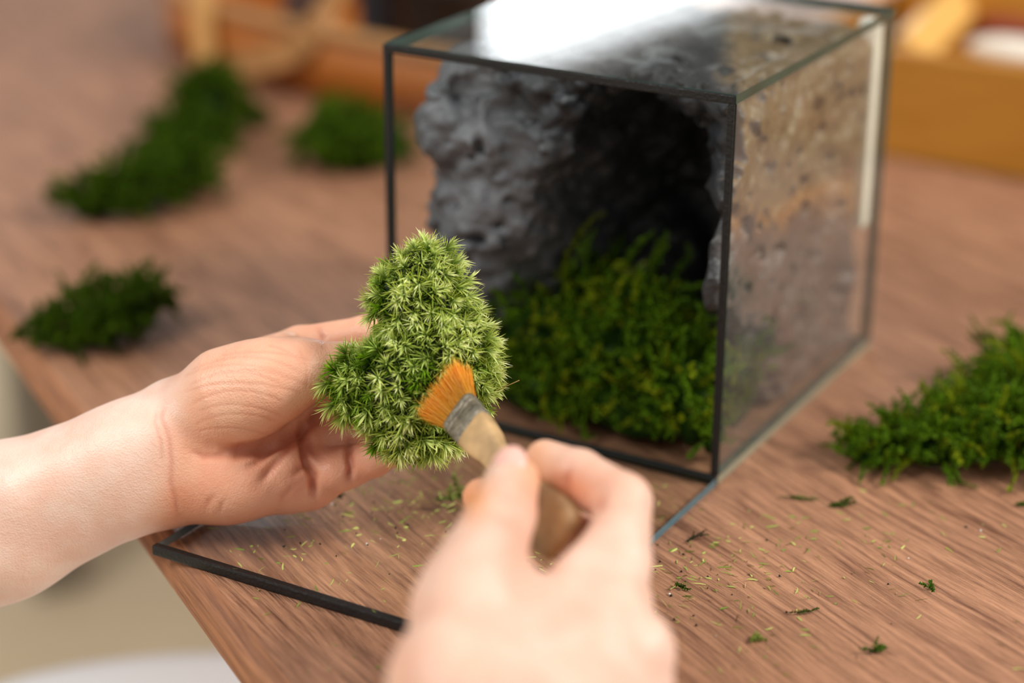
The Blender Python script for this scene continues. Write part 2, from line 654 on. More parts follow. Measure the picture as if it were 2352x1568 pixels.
def fronds(starts, dirs, lens, droop, floorz, leafL, leafW, cdark, clight, rng, dens=1.0, curl=0.35, yellow=None, per=5):
    """wandering stems clothed all round in small leaflets"""
    B, D, LL, C0, C1 = [], [], [], [], []
    SB, SD, SL, SC_ = [], [], [], []
    for s, d, L in zip(starts, dirs, lens):
        step = 0.0011 / dens
        p = np.array(s, float); d = unit(np.array(d, float))
        n = max(3, int(L / step))
        tint = rng.random()
        base = cdark * (1 - tint * 0.6) + clight * tint * 0.6
        if yellow is not None and rng.random() < 0.22:
            base = base * 0.45 + yellow * 0.55
        tip = base * 0.5 + clight * 0.5
        turn = rng.normal(size=3) * curl
        for i in range(n):
            q = p + d * step
            SB.append(p.copy()); SD.append(d.copy()); SL.append(step * 1.15)
            d = unit(d + turn * 0.12 + rng.normal(size=3) * 0.10 + np.array([0, 0, -droop]) * 0.1)
            if rng.random() < 0.12: turn = rng.normal(size=3) * curl
            if q[2] < floorz + 0.0012:
                q[2] = floorz + 0.0012; d[2] = abs(d[2]) * 0.3; d = unit(d)
            p = q
            for _ in range(per):
                r = rng.normal(size=3); r -= d * (r @ d)
                B.append(p.copy()); D.append(unit(r) * 0.85 + d * 0.55)
                LL.append(leafL * rng.uniform(0.6, 1.2) * (1 - 0.55 * (i / n) ** 3))
                sh = rng.uniform(0.6, 1.2)
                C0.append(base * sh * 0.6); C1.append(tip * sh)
    B = np.array(B); D = unit(np.array(D)); LL = np.array(LL)
    n = len(B)
    bend = rng.normal(size=(n, 3)) * 0.18
    v, f, c = blades(B, D, bend, LL, LL * 0 + leafW, np.array(C0), np.array(C1), 2, rng=rng)
    m_ = v[:, 2] < floorz + 0.0002
    v[m_, 2] = floorz + 0.0002
    SB = np.array(SB); SD = np.array(SD); k = len(SB)
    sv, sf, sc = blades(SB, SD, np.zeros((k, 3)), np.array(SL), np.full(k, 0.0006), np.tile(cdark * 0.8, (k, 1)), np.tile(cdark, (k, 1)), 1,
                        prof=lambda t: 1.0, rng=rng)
    return merge([(v, f, c), (sv, sf, sc)])


def ico(sub):
    bm = bmesh.new()
    bmesh.ops.create_icosphere(bm, subdivisions=sub, radius=1)
    V = np.array([tuple(v.co) for v in bm.verts]); F = np.array([[v.index for v in f.verts] + [f.verts[-1].index] for f in bm.faces])
    F3 = np.array([[v.index for v in f.verts] for f in bm.faces])
    bm.free()
    return V, F3


ICV, ICF = ico(3)


def pile(name, label, blobs, nf, cdark, clight, seed, leafL=0.0026, leafW=0.0011, flen=(0.008, 0.02), floorz=TZ,
         extra=(), yellow=None, cat='moss', group=None, mat_=None, per=5, up=0.5, droop=0.5, dens=1.0):
    """clump of branching moss: dark matted heart + leafy fronds on it. blobs = (centre xyz above table, radii)"""
    rng = np.random.default_rng(seed)
    parts = []
    vol = np.array([b[1][0] * b[1][1] + b[1][2] * b[1][0] for b in blobs]); vol = vol / vol.sum()
    S, Dr, Ln = [], [], []
    for bi, (c, r) in enumerate(blobs):
        c = np.array(c, float); c[2] += floorz; r = np.array(r, float)
        v = ICV * r * (0.58 + 0.14 * fbm(ICV * 2.2 + seed, 3, seed)[:, None]) + c
        v[:, 2] = np.maximum(v[:, 2], floorz + 0.0006)
        F4 = np.concatenate([ICF, ICF[:, 2:3]], 1)
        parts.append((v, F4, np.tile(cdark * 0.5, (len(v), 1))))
        n = int(nf * vol[bi])
        dv = unit(rng.normal(size=(n, 3))); dv[:, 2] = np.abs(dv[:, 2]) * 1.0 - 0.12
        dv = unit(dv)
        pos = c + dv * r * rng.uniform(0.50, 0.95, (n, 1))
        pos[:, 2] = np.maximum(pos[:, 2], floorz + 0.002)
        nd = unit(dv / r + 0)
        S += list(pos); Dr += list(unit(nd + rng.normal(size=(n, 3)) * 0.45 + np.array([0, 0, up]) * 0.5))
        Ln += list(flen[0] + (flen[1] * 1.7 - flen[0]) * rng.random(n) ** 2.2)
    for p, d, L in extra:
        S.append(np.array(p, float) + np.array([0, 0, floorz])); Dr.append(np.array(d, float)); Ln.append(L)
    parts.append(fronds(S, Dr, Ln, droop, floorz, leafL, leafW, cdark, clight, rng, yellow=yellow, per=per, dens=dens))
    # cores hold triangles as quads with a repeated corner; split
    tv = merge(parts)
    V, F, C = tv
    q = F[F[:, 2] != F[:, 3]]
    t = F[F[:, 2] == F[:, 3]][:, :3]
    Fa = q.tolist() + t.tolist()
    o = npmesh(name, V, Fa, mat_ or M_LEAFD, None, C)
    base = Vector((float(V[:, 0].mean()), float(V[:, 1].mean()), floorz))
    o.data.transform(Matrix.Translation(-base)); o.location = base
    return tag(o, label, cat, group)


# ------------------------------------------------------------------ the room
fl = box('floor', (-4.5, -3.5, -0.1), (3.5, 5.0, 0.0), None or simple('floor_material', lin(222, 202, 168), 0.9, 0.05, 20, 0.16, 2.6))
fl['kind'] = 'structure'

# wall on the far left with the bright window that the lid mirrors
Hh = 0.19
dA = np.array([-0.481, 0.843, 0.242]); pA = np.array([-0.116, 0.014, 0.19])
dB = np.array([-0.416, 0.884, 0.214]); pB = np.array([-0.104, 0.159, 0.19])
HH = 0.50
PA = pA + dA * (HH / dA[2]); PB = pB + dB * (HH / dB[2])
wdir = PB - PA; wdir[2] = 0; wdir /= np.linalg.norm(wdir)
wn = np.array([wdir[1], -wdir[0], 0.0])           # towards the room
ztop = TZ + 0.19 + HH + 0.02
M_WALL = simple('wall_paint', lin(84, 80, 74), 0.8, 0.05, 40, 0.04, 3)


def wallpt(s, z, off=0.0):
    p = np.array([PA[0], PA[1], 0]) + wdir * s + wn * off
    return (float(p[0]), float(p[1]), float(z))


def wallbox(name, s0, s1, z0, z1, o0, o1, mat_, parent=None):
    bm = bmesh.new()
    vs = [bm.verts.new(wallpt(s, z, o)) for s in (s0, s1) for z in (z0, z1) for o in (o0, o1)]
    for f in ((0, 1, 3, 2), (4, 6, 7, 5), (0, 4, 5, 1), (2, 3, 7, 6), (0, 2, 6, 4), (1, 5, 7, 3)):
        bm.faces.new([vs[i] for i in f])
    return bmobj(name, bm, mat_, parent)


WS0, WS1, WZ0 = -0.09, 1.9, 0.95
wl = bpy.data.objects.new('wall_left', None); COL.objects.link(wl); wl['kind'] = 'structure'
wallbox('wall_panel', -0.45, -0.21, WZ0, ztop - 0.045, -0.12, 0.0, M_WALL, wl)
wallbox('wall_panel', -0.45, WS0, ztop - 0.045, 2.6, -0.12, 0.0, M_WALL, wl)
wallbox('wall_panel', -0.45, WS0, 0, WZ0, -0.12, 0.0, M_WALL, wl)
wallbox('wall_panel', WS1, 2.6, 0, 2.6, -0.12, 0.0, M_WALL, wl)
wallbox('wall_panel', WS0, WS1, 0, WZ0, -0.12, 0.0, M_WALL, wl)
wallbox('wall_panel', WS0, WS1, ztop, 2.6, -0.12, 0.0, M_WALL, wl)
wi = bpy.data.objects.new('window_1', None); COL.objects.link(wi); wi['kind'] = 'structure'
m_, nt, N, L_, P = mat('daylight_pane')
P.inputs['Base Color'].default_value = (0.9, 0.95, 1, 1)
P.inputs['Emission Color'].default_value = (0.93, 0.98, 1.0, 1)
P.inputs['Emission Strength'].default_value = 6.5
wallbox('window_pane', WS0 + 0.01, WS1 - 0.01, WZ0 + 0.01, ztop - 0.005, -0.09, -0.08, m_, wi)
wallbox('window_pane', -0.20, WS0 - 0.03, WZ0 + 0.01, ztop - 0.05, -0.09, -0.08, m_, wi)
wallbox('window_frame', WS0 - 0.025, WS0 + 0.005, WZ0, ztop, -0.07, 0.0, M_WALL, wi)
wallbox('window_frame', WS0, WS1, ztop - 0.006, ztop + 0.03, -0.06, 0.02, M_WHITE, wi)
wallbox('window_frame', WS0, WS1, WZ0 - 0.03, WZ0 + 0.01, -0.06, 0.04, M_WHITE, wi)
# unseen far wall, added so the lid mirrors something dark
wb = box('added_back_wall', (-1.5, 4.3, 0), (3.4, 4.42, 2.6), M_WALL); wb['kind'] = 'structure'

# ------------------------------------------------------------------ table
TU = np.array([math.cos(math.radians(-32.71)), math.sin(math.radians(-32.71)), 0])
TV = np.array([-TU[1], TU[0], 0])
TV0 = -0.2535                 # outermost line of the rounded edge
TH = 0.024
tb = empty('table', (0, 0, 0))
tag(tb, 'long brown wood-effect table with ridged grain, carrying the glass case and mosses', 'table')


def tp(u, v, z):
    p = TU * u + TV * v
    return (p[0], p[1], z)


bm = bmesh.new()
prof = []
R_ = TH / 2
V_END = 1.15
for i in range(17):
    a = math.pi / 2 + math.pi * i / 16
    prof.append((TV0 + R_ * 0.75 + R_ * 0.75 * math.cos(a), TZ - R_ + R_ * math.sin(a)))
U0, U1 = -1.5, 0.75
nu = 2
rows = []
for u in (U0, U1):
    rows.append([bm.verts.new(tp(u, v, z)) for v, z in prof])
edge_faces = []
for i in range(16):
    bm.faces.new((rows[0][i], rows[1][i], rows[1][i + 1], rows[0][i + 1]))
for u, r in ((0, rows[0]), (1, rows[1])):
    bm.faces.new(r if u == 0 else r[::-1])
bmobj('table_edge', bm, M_EDGE, tb, smooth=True)
bm = bmesh.new()
vv = [bm.verts.new(tp(u, v, z)) for u in (U0, U1) for v in (TV0 + R_ * 0.75, V_END) for z in (TZ - TH, TZ)]
for f in ((0, 1, 3, 2), (4, 6, 7, 5), (0, 4, 5, 1), (2, 3, 7, 6), (0, 2, 6, 4), (1, 5, 7, 3)):
    bm.faces.new([vv[i] for i in f])
bmobj('tabletop', bm, M_TABLE, tb)
for u in (U0 + 0.1, U1 - 0.1):
    for v in (0.0, V_END - 0.1):
        p = Vector(tp(u, v, 0))
        Mx = Matrix.Translation(p) @ Matrix.Rotation(math.radians(-32.71), 4, 'Z')
        box('leg', (-0.03, -0.03, 0.0), (0.03, 0.03, TZ - TH), M_TAUPE, tb, 0.004, Mx)

# ------------------------------------------------------------------ white chair under the table edge
ch = empty('chair', (-0.252, -0.090, 0))
tag(ch, 'white plastic chair seat tucked below the left edge of the table', 'chair')
V, F = [], []
NR, NA = 9, 48
for j in range(NR):
    for i in range(NA):
        a = 2 * math.pi * i / NA
        rr = [0.0, 0.08, 0.15, 0.19, 0.215, 0.228, 0.236, 0.232, 0.20][j]
        z = [0.482, 0.482, 0.484, 0.488, 0.492, 0.491, 0.482, 0.472, 0.468][j]
        sq = (abs(math.cos(a)) ** 4 + abs(math.sin(a)) ** 4) ** -0.25 if rr > 0 else 1
        k = 0.6 + 0.4 * sq
        V.append((-0.252 + rr * k * math.cos(a + 0.5), -0.090 + rr * k * math.sin(a + 0.5), z))
for j in range(NR - 1):
    for i in range(NA):
        F.append((j * NA + i, j * NA + (i + 1) % NA, (j + 1) * NA + (i + 1) % NA, (j + 1) * NA + i))
F.append(tuple((NR - 1) * NA + i for i in range(NA)))
npmesh('seat', V, F, M_WHITE, ch)
for a in (0.5, 2.07, 3.64, 5.21):
    c, s_ = math.cos(a + 0.5), math.sin(a + 0.5)
    tube('leg', [(-0.252 + c * 0.15, -0.090 + s_ * 0.15, 0.472), (-0.252 + c * 0.21, -0.090 + s_ * 0.21, 0.0)], [0.014, 0.010], M_PALEWOOD, ch)

# ------------------------------------------------------------------ glass case
BW, BD, BH, GT = 0.1844, 0.2019, 0.19, 0.0042
gc = empty('glass_terrarium', (-BW / 2, BD / 2, TZ))
tag(gc, 'cube glass terrarium with black sealed edges and its front door laid open on the table', 'terrarium')


def pane(name, lo, hi, mats, parent=gc):
    """glass sheet; narrow faces get the edge material"""
    o = box(name, lo, hi, mats[0], parent)
    o.data.materials.append(mats[1])
    ext = [hi[i] - lo[i] for i in range(3)]
    thin = ext.index(min(ext))
    for p in o.data.polygons:
        if abs(p.normal[thin]) < 0.5:
            p.material_index = 1
    return o


z0 = TZ + 0.0002
pane('base_pane', (-BW, 0, z0), (0, BD, z0 + GT), (M_GLASS, M_GEDGE3))
pane('top_pane', (-BW, 0.0, TZ + BH - GT), (0, BD, TZ + BH), (M_GLASS, M_GEDGE))
pane('side_pane', (-GT, 0.0008, z0 + GT + 1e-4), (0, BD - GT - 2e-4, TZ + BH - GT - 1e-4), (M_GLASS_SIDE, M_GEDGE))
pane('side_pane', (-BW, 0.0008, z0 + GT + 1e-4), (-BW + GT, BD - GT - 2e-4, TZ + BH - GT - 1e-4), (M_GLASS, M_GEDGE))
pane('back_pane', (-BW + 2e-4, BD - GT, z0 + GT + 1e-4), (-2e-4, BD, TZ + BH - GT - 1e-4), (M_GLASS, M_GEDGE))
s = 0.0035
e_ = 0.0006
box('edge_seal', (-BW - e_, -0.0012, TZ + BH - GT - 0.0002), (e_ - 0.0012, 0.0006, TZ + BH - 0.0004), M_SEAL, gc, 0.0005)
box('edge_seal', (-BW - e_, -0.0012, z0 + 0.0002), (e_ - 0.0012, 0.0006, z0 + GT + 0.0006), M_SEAL, gc, 0.0005)
box('edge_seal', (-BW - e_, -0.0012, z0 + GT), (-BW + GT - 0.0010, 0.0007, TZ + BH - GT), M_SEAL, gc, 0.0005)
box('edge_seal', (-0.0036, -0.0012, z0 + GT), (-0.0004, 0.0007, TZ + BH - GT), M_SEAL, gc, 0.0005)
tag(box('corner_strip', (-0.0150, BD - GT - 0.0115, TZ + 0.072), (-GT - 0.0001, BD - GT - 0.0002, TZ + BH - GT - 0.001), M_BACKEDGE, gc, 0.0018),  # plain white strip added along the back right glass corner
    'whitish strip down the back right corner')
# the door, folded down flat in front of the case
dr = empty('door', (0, 0, 0)); dr.parent = gc; dr.location = (0, 0, 0)
DL = 0.19
pane('door_pane', (-BW, -DL + 0.003, TZ + 0.0003), (0, -0.0018, TZ + 0.0003 + 0.004), (M_GLASS, M_GEDGE2), dr)
tag(box('door_seal', (-BW - 0.0005, -DL - 0.0008, TZ + 0.0002), (0.0004, -DL + 0.0032, TZ + 0.0050), M_SEAL, dr, 0.0009),
    'black seal along the free edge of the open door')
box('door_seal', (-BW, -0.0020, TZ + 0.0003), (0, -0.0013, TZ + 0.0040), M_SEAL, dr)

# ------------------------------------------------------------------ hollow rock inside the case
f = Field((-0.182, 0.004, 0.0), (-0.003, 0.199, 0.188), 0.0018)
X, Y, Z = f.grid((slice(None),) * 3)
gb = lambda c, hs, r: (lambda qx, qy, qz: np.sqrt(np.maximum(qx, 0) ** 2 + np.maximum(qy, 0) ** 2 + np.maximum(qz, 0) ** 2) +
                       np.minimum(np.maximum(qx, np.maximum(qy, qz)), 0) - r)(np.abs(X - c[0]) - hs[0] + r, np.abs(Y - c[1]) - hs[1] + r, np.abs(Z - c[2]) - hs[2] + r)
f.D = gb((-0.091, 0.1095, 0.092), (0.083, 0.0875, 0.0905), 0.013).astype(np.float32)
f.ell((-0.150, 0.044, 0.085), (0.028, 0.030, 0.088), 0.012)             # left arm of the cave mouth
f.ell((-0.166, 0.024, 0.148), (0.012, 0.014, 0.022), 0.006)
f.ell((-0.135, 0.080, 0.160), (0.030, 0.045, 0.024), 0.010)
f.ell((-0.0135, 0.055, 0.092), (0.0075, 0.050, 0.075), 0.010)
f.ell((-0.066, 0.040, 0.085), (0.050, 0.115, 0.086), 0.014, sub=True)   # the cave
f.ell((-0.080, 0.0, 0.05), (0.062, 0.055, 0.075), 0.014, sub=True)
f.ell((-0.060, 0.0, 0.150), (0.052, 0.050, 0.045), 0.010, sub=True)
f.ell((-0.006, 0.035, 0.012), (0.022, 0.055, 0.052), 0.010, sub=True)
f.ell((-0.085, 0.120, 0.050), (0.016, 0.05, 0.03), 0.014)               # lumps on the back wall
f.ell((-0.050, 0.150, 0.110), (0.022, 0.03, 0.018), 0.012)
G = np.stack(np.broadcast_arrays(X, Y, Z), -1).reshape(-1, 3)
near = np.abs(f.D.reshape(-1)) < 0.016
dd = f.D.reshape(-1).copy()
Gn = G[near]
side_ = np.clip((Gn[:, 0] + 0.03) / 0.012, 0, 1)
nz = 0.0085 * fbm(Gn * 42, 3, 3) + 0.0055 * (1 - 0.6 * side_) * fbm(Gn * 120, 3, 9)
pores = vnoise(Gn * 150, 21)
nz = nz + 0.0045 * np.clip(pores - 0.42, 0, 1) * 3
dd[near] += nz
dd = np.maximum(dd, 0.0056 + TZ * 0 - G[:, 2])
f.D = dd.reshape(f.D.shape).astype(np.float32)
V, F = f.mesh()
nrm = f.normals(V)
V[:, 0] = np.clip(V[:, 0], -BW + GT + 0.0012, -GT - 0.0012)
V[:, 1] = np.clip(V[:, 1], 0.003, np.where(V[:, 0] > -0.016, BD - GT - 0.0122, BD - GT - 0.0012))
V[:, 2] = np.clip(V[:, 2], GT + 0.0009, BH - GT - 0.0012)
grey = np.array(lin(92, 94, 97)); dark = np.array(lin(34, 34, 37)); tan = np.array(lin(120, 98, 68)); rose = np.array(lin(98, 80, 72))
ochre = np.array(lin(168, 112, 52)); maroon = np.array(lin(104, 62, 50)); pale = np.array(lin(160, 148, 122))
n1 = fbm(V * 55, 4, 31)[:, None]; n2 = fbm(V * 30 + 5, 3, 77)[:, None]; n3 = fbm(V * 170, 3, 51)[:, None]
sm = lambda x, a, b: np.clip((x - a) / (b - a), 0, 1) ** 2 * (3 - 2 * np.clip((x - a) / (b - a), 0, 1))
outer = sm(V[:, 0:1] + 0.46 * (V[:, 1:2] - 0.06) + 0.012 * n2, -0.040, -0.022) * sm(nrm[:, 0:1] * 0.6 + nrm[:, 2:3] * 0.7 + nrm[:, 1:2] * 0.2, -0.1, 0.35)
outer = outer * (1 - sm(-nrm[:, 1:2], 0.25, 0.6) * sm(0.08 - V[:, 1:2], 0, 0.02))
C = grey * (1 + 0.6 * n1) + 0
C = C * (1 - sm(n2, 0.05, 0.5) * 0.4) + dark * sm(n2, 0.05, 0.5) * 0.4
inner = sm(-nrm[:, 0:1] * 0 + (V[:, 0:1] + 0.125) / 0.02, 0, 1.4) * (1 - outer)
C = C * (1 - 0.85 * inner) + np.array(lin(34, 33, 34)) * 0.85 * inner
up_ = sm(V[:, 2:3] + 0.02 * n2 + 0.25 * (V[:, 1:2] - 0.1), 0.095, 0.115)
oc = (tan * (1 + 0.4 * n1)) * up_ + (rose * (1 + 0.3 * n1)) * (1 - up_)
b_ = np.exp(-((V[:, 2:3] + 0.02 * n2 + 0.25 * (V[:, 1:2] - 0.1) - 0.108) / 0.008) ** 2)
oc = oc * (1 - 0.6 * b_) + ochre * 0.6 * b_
mr = sm(n1, 0.25, 0.5)
oc = oc * (1 - 0.5 * mr) + maroon * 0.5 * mr
pl = sm(n3, 0.2, 0.5) * up_
oc = oc * (1 - 0.5 * pl) + pale * 0.5 * pl
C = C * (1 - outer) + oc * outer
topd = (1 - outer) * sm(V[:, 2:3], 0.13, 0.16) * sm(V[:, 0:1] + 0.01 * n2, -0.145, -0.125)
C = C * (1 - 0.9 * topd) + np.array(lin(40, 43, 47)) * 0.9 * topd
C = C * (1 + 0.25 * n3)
M_ROCK = colmat('lava_rock', 0.40, 0, 0.5)
_n = M_ROCK.node_tree
tc = _n.nodes.new('ShaderNodeTexCoord'); nz_ = _n.nodes.new('ShaderNodeTexNoise'); nz_.inputs['Scale'].default_value = 420; nz_.inputs['Detail'].default_value = 6
bp = _n.nodes.new('ShaderNodeBump'); bp.inputs['Strength'].default_value = 0.7; bp.inputs['Distance'].default_value = 0.0014
_n.links.new(tc.outputs['Object'], nz_.inputs['Vector']); _n.links.new(nz_.outputs['Fac'], bp.inputs['Height'])
_n.links.new(bp.outputs['Normal'], _n.nodes['Principled BSDF'].inputs['Normal'])
V[:, 2] += TZ
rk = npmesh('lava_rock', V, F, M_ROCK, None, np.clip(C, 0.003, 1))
rk.data.transform(Matrix.Translation((0.09, -0.1, -TZ))); rk.location = (-0.09, 0.1, TZ)
tag(rk, 'large hollow pitted grey and tan rock filling the glass case', 'rock')

# ------------------------------------------------------------------ mosses
dk = np.array(lin(48, 84, 8)); lt = np.array(lin(134, 176, 28)); yl = np.array(lin(190, 180, 20))
FZ = TZ + GT + 0.0008
box_blobs = [((-0.118, 0.044, 0.028), (0.042, 0.038, 0.040)), ((-0.072, 0.038, 0.028), (0.040, 0.034, 0.042)),
             ((-0.036, 0.032, 0.022), (0.028, 0.026, 0.034)), ((-0.138, 0.034, 0.014), (0.030, 0.026, 0.022)),
             ((-0.088, 0.070, 0.038), (0.04, 0.03, 0.036)), ((-0.023, 0.024, 0.016), (0.016, 0.020, 0.026)),
             ((-0.110, 0.020, 0.012), (0.046, 0.014, 0.020)), ((-0.055, 0.020, 0.012), (0.040, 0.014, 0.022)),
             ((-0.014, 0.055, 0.022), (0.010, 0.030, 0.034)), ((-0.012, 0.02, 0.012), (0.008, 0.016, 0.018))]
ex = [((-0.108, 0.045, 0.062), (0.0, 0.1, 1), 0.045), ((-0.110, 0.045, 0.06), (0.25, 0, 1), 0.030), ((-0.100, 0.045, 0.062), (0.5, 0, 1), 0.034),
      ((-0.045, 0.035, 0.050), (-0.2, 0.1, 1), 0.040), ((-0.04, 0.035, 0.048), (0.3, 0.1, 0.8), 0.030), ((-0.012, 0.045, 0.050), (0.1, 0.5, 0.6), 0.030),
      ((-0.010, 0.06, 0.045), (0.0, 0.6, 0.5), 0.034), ((-0.008, 0.07, 0.05), (0.0, 0.5, 0.9), 0.03), ((-0.008, 0.08, 0.03), (0.0, 0.9, 0.4), 0.03), ((-0.012, 0.01, 0.032), (0.1, 0, -1), 0.024), ((-0.016, 0.008, 0.03), (0.2, 0, -1), 0.026)]
o = pile('fern_moss', 'heap of bright green feathery moss inside the glass case below the rock', box_blobs, 1350, dk, lt, 5,
         floorz=FZ, extra=ex, yellow=yl, flen=(0.006, 0.016), leafL=0.0024, leafW=0.0011, per=5, droop=0.2)
# keep it inside the panes
me = o.data
a = np.zeros(len(me.vertices) * 3, np.float32); me.vertices.foreach_get('co', a); a = a.reshape(-1, 3)
a[:, 0] = np.clip(a[:, 0] + o.location.x, -BW + GT + 0.001, -GT - 0.001) - o.location.x
a[:, 1] = np.clip(a[:, 1] + o.location.y, 0.0015, BD - GT - 0.001) - o.location.y
me.vertices.foreach_set('co', a.ravel())


def tbp(px, py, dz=0.0):
    p = onz(px, py)
    return np.array([p[0], p[1], dz])


def tpx(px, py):
    p = onz(px, py)
    return (p[0], p[1])


# right-hand pile with loose strands
B_ = [((*tpx(2240, 1050), 0.012), (0.038, 0.030, 0.020)), ((*tpx(2355, 1010), 0.016), (0.034, 0.034, 0.028)), ((*tpx(2120, 1060), 0.008), (0.034, 0.020, 0.013)),
      ((*tpx(2000, 1065), 0.005), (0.022, 0.012, 0.009)), ((*tpx(2390, 1060), 0.014), (0.04, 0.03, 0.022)), ((*tpx(2325, 900), 0.014), (0.020, 0.022, 0.018))]
exr = []
for a_, b_, L in (((2060, 1060), (1880, 1020), 0.034), ((2040, 1050), (1890, 1060), 0.030), ((1990, 1050), (1895, 1000), 0.026), ((2150, 960), (2120, 870), 0.03),
                  ((2140, 1000), (2000, 1000), 0.034), ((1990, 1080), (1925, 1150), 0.020), ((2300, 800), (2245, 760), 0.018), ((2200, 900), (2170, 870), 0.018)):
    A_ = tbp(*a_, 0.004); D_ = tbp(*b_, 0.004) - A_
    exr.append((A_, unit(D_) + np.array([0, 0, 0.12]), L))
pile('fern_moss', 'loose heap of feathery green moss on the table right of the glass case', B_, 1150, dk, lt, 8, extra=exr, yellow=yl, leafL=0.0022,
     leafW=0.0010, per=5, flen=(0.006, 0.015))

dk2 = np.array(lin(42, 66, 6)); lt2 = np.array(lin(104, 138, 20))
pile('moss_clump', 'low dark green moss clump on the table just above the left forearm',
     [((*tpx(215, 785), 0.012), (0.028, 0.020, 0.019)), ((*tpx(315, 755), 0.013), (0.022, 0.020, 0.021)), ((*tpx(130, 795), 0.006), (0.022, 0.012, 0.010)),
      ((*tpx(240, 800), 0.008), (0.016, 0.014, 0.010))],
     420, dk2, lt2, 21, extra=[(tbp(110, 770, 0.006), tbp(20, 735) - tbp(110, 770), 0.03), (tbp(120, 780, 0.004), tbp(40, 745) - tbp(120, 780), 0.022),
                               (tbp(250, 800, 0.004), tbp(280, 850) - tbp(250, 800), 0.016)], flen=(0.006, 0.012), yellow=None)
pile('moss_clump', 'long dark green moss clump on the table, nearest and left of the two touching clumps',
     [((*tpx(215, 500), 0.010), (0.028, 0.022, 0.018)), ((*tpx(310, 485), 0.014), (0.034, 0.024, 0.024)), ((*tpx(400, 460), 0.015), (0.032, 0.024, 0.026)),
      ((*tpx(440, 430), 0.012), (0.018, 0.02, 0.024))], 420, dk2, lt2, 22, flen=(0.006, 0.012), leafL=0.0034, leafW=0.0016)
pile('moss_clump', 'dark green moss clump behind the long clump, below the orange wooden basket',
     [((*tpx(440, 345), 0.010), (0.038, 0.026, 0.018)), ((*tpx(490, 310), 0.018), (0.026, 0.026, 0.030)), ((*tpx(480, 270), 0.020), (0.020, 0.024, 0.024)),
      ((*tpx(390, 345), 0.006), (0.020, 0.018, 0.012))], 360, dk2, lt2, 23, flen=(0.006, 0.014), leafL=0.0036, leafW=0.0018)
pile('moss_clump', 'squarish bright green moss clump close beside the left edge of the glass case',
     [((*tpx(770, 385), 0.014), (0.030, 0.030, 0.028)), ((*tpx(840, 385), 0.014), (0.030, 0.030, 0.028)), ((*tpx(880, 380), 0.010), (0.02, 0.02, 0.018)),
      ((*tpx(800, 345), 0.014), (0.034, 0.026, 0.026))], 420, dk2 * 1.1, lt2 * 1.25, 24, flen=(0.004, 0.010), leafL=0.0036, leafW=0.0018)
pile('moss_clump', 'tiny dark moss tuft on the table to the right of the farthest clump',
     [((*tpx(590, 292), 0.006), (0.009, 0.008, 0.010))], 24, dk2, lt2, 25, flen=(0.004, 0.008), leafL=0.0034, leafW=0.0016)

# ------------------------------------------------------------------ the moss cushion held in the hand
f = Field(cc(700, 520, 0.80), cc(1200, 1100, 0.90), 0.0011)
MB = [((975, 625), 0.853, (0.0115, 0.0105, 0.0105)), ((955, 690), 0.852, (0.0190, 0.0150, 0.013)), ((1010, 720), 0.853, (0.012, 0.016, 0.012)),
      ((990, 820), 0.852, (0.0235, 0.018, 0.0155)), ((1070, 800), 0.855, (0.0085, 0.014, 0.011)), ((935, 880), 0.851, (0.0245, 0.0185, 0.0155)),
      ((1040, 890), 0.854, (0.0165, 0.0135, 0.0125)), ((840, 885), 0.853, (0.0150, 0.014, 0.0115)), ((950, 960), 0.852, (0.0195, 0.0135, 0.0125)),
      ((1010, 960), 0.854, (0.012, 0.010, 0.010)), ((930, 1000), 0.853, (0.0105, 0.0065, 0.008)), ((1095, 905), 0.856, (0.006, 0.0075, 0.006))]
for (x, y), d, r in MB:
    f.ell(cc(x, y, d), np.array(r) * 0.87, 0.0055)
V, F = f.mesh()
nn = f.normals(V)
V = V + nn * (0.0022 * fbm(V * 200, 3, 4))[:, None]
mc = empty('moss_cushion', tuple(W(970, 850, 0.853)))
tag(mc, 'pale green cushion moss held between thumb and fingers, being brushed', 'moss')
core = npmesh('moss_core', C2W(V), F, colmat('moss_soil', 0.9), mc, np.tile(np.array(lin(30, 44, 14)), (len(V), 1)) * (1 + 0.5 * fbm(V * 300, 2, 6)[:, None]))


def darts(V, rad, rng):
    """evenly spaced points (dart throwing on a hash grid)"""
    used = {}; sel = []
    for i in rng.permutation(len(V)):
        p = V[i]; k = tuple(np.floor(p / rad).astype(int))
        ok = all(np.sum((V[q] - p) ** 2) >= rad * rad for dx in (-1, 0, 1) for dy in (-1, 0, 1) for dz in (-1, 0, 1)
                 for q in used.get((k[0] + dx, k[1] + dy, k[2] + dz), ()))
        if ok:
            used.setdefault(k, []).append(i); sel.append(i)
    return np.array(sel)


rng = np.random.default_rng(3)
droopv = np.array([0.05, 0.5, -0.15])            # stems lean down and towards us
g_dark = np.array(lin(26, 54, 6)); g_mid = np.array(lin(116, 158, 20)); g_pale = np.array(lin(222, 230, 92)); g_white = np.array(lin(246, 250, 190))


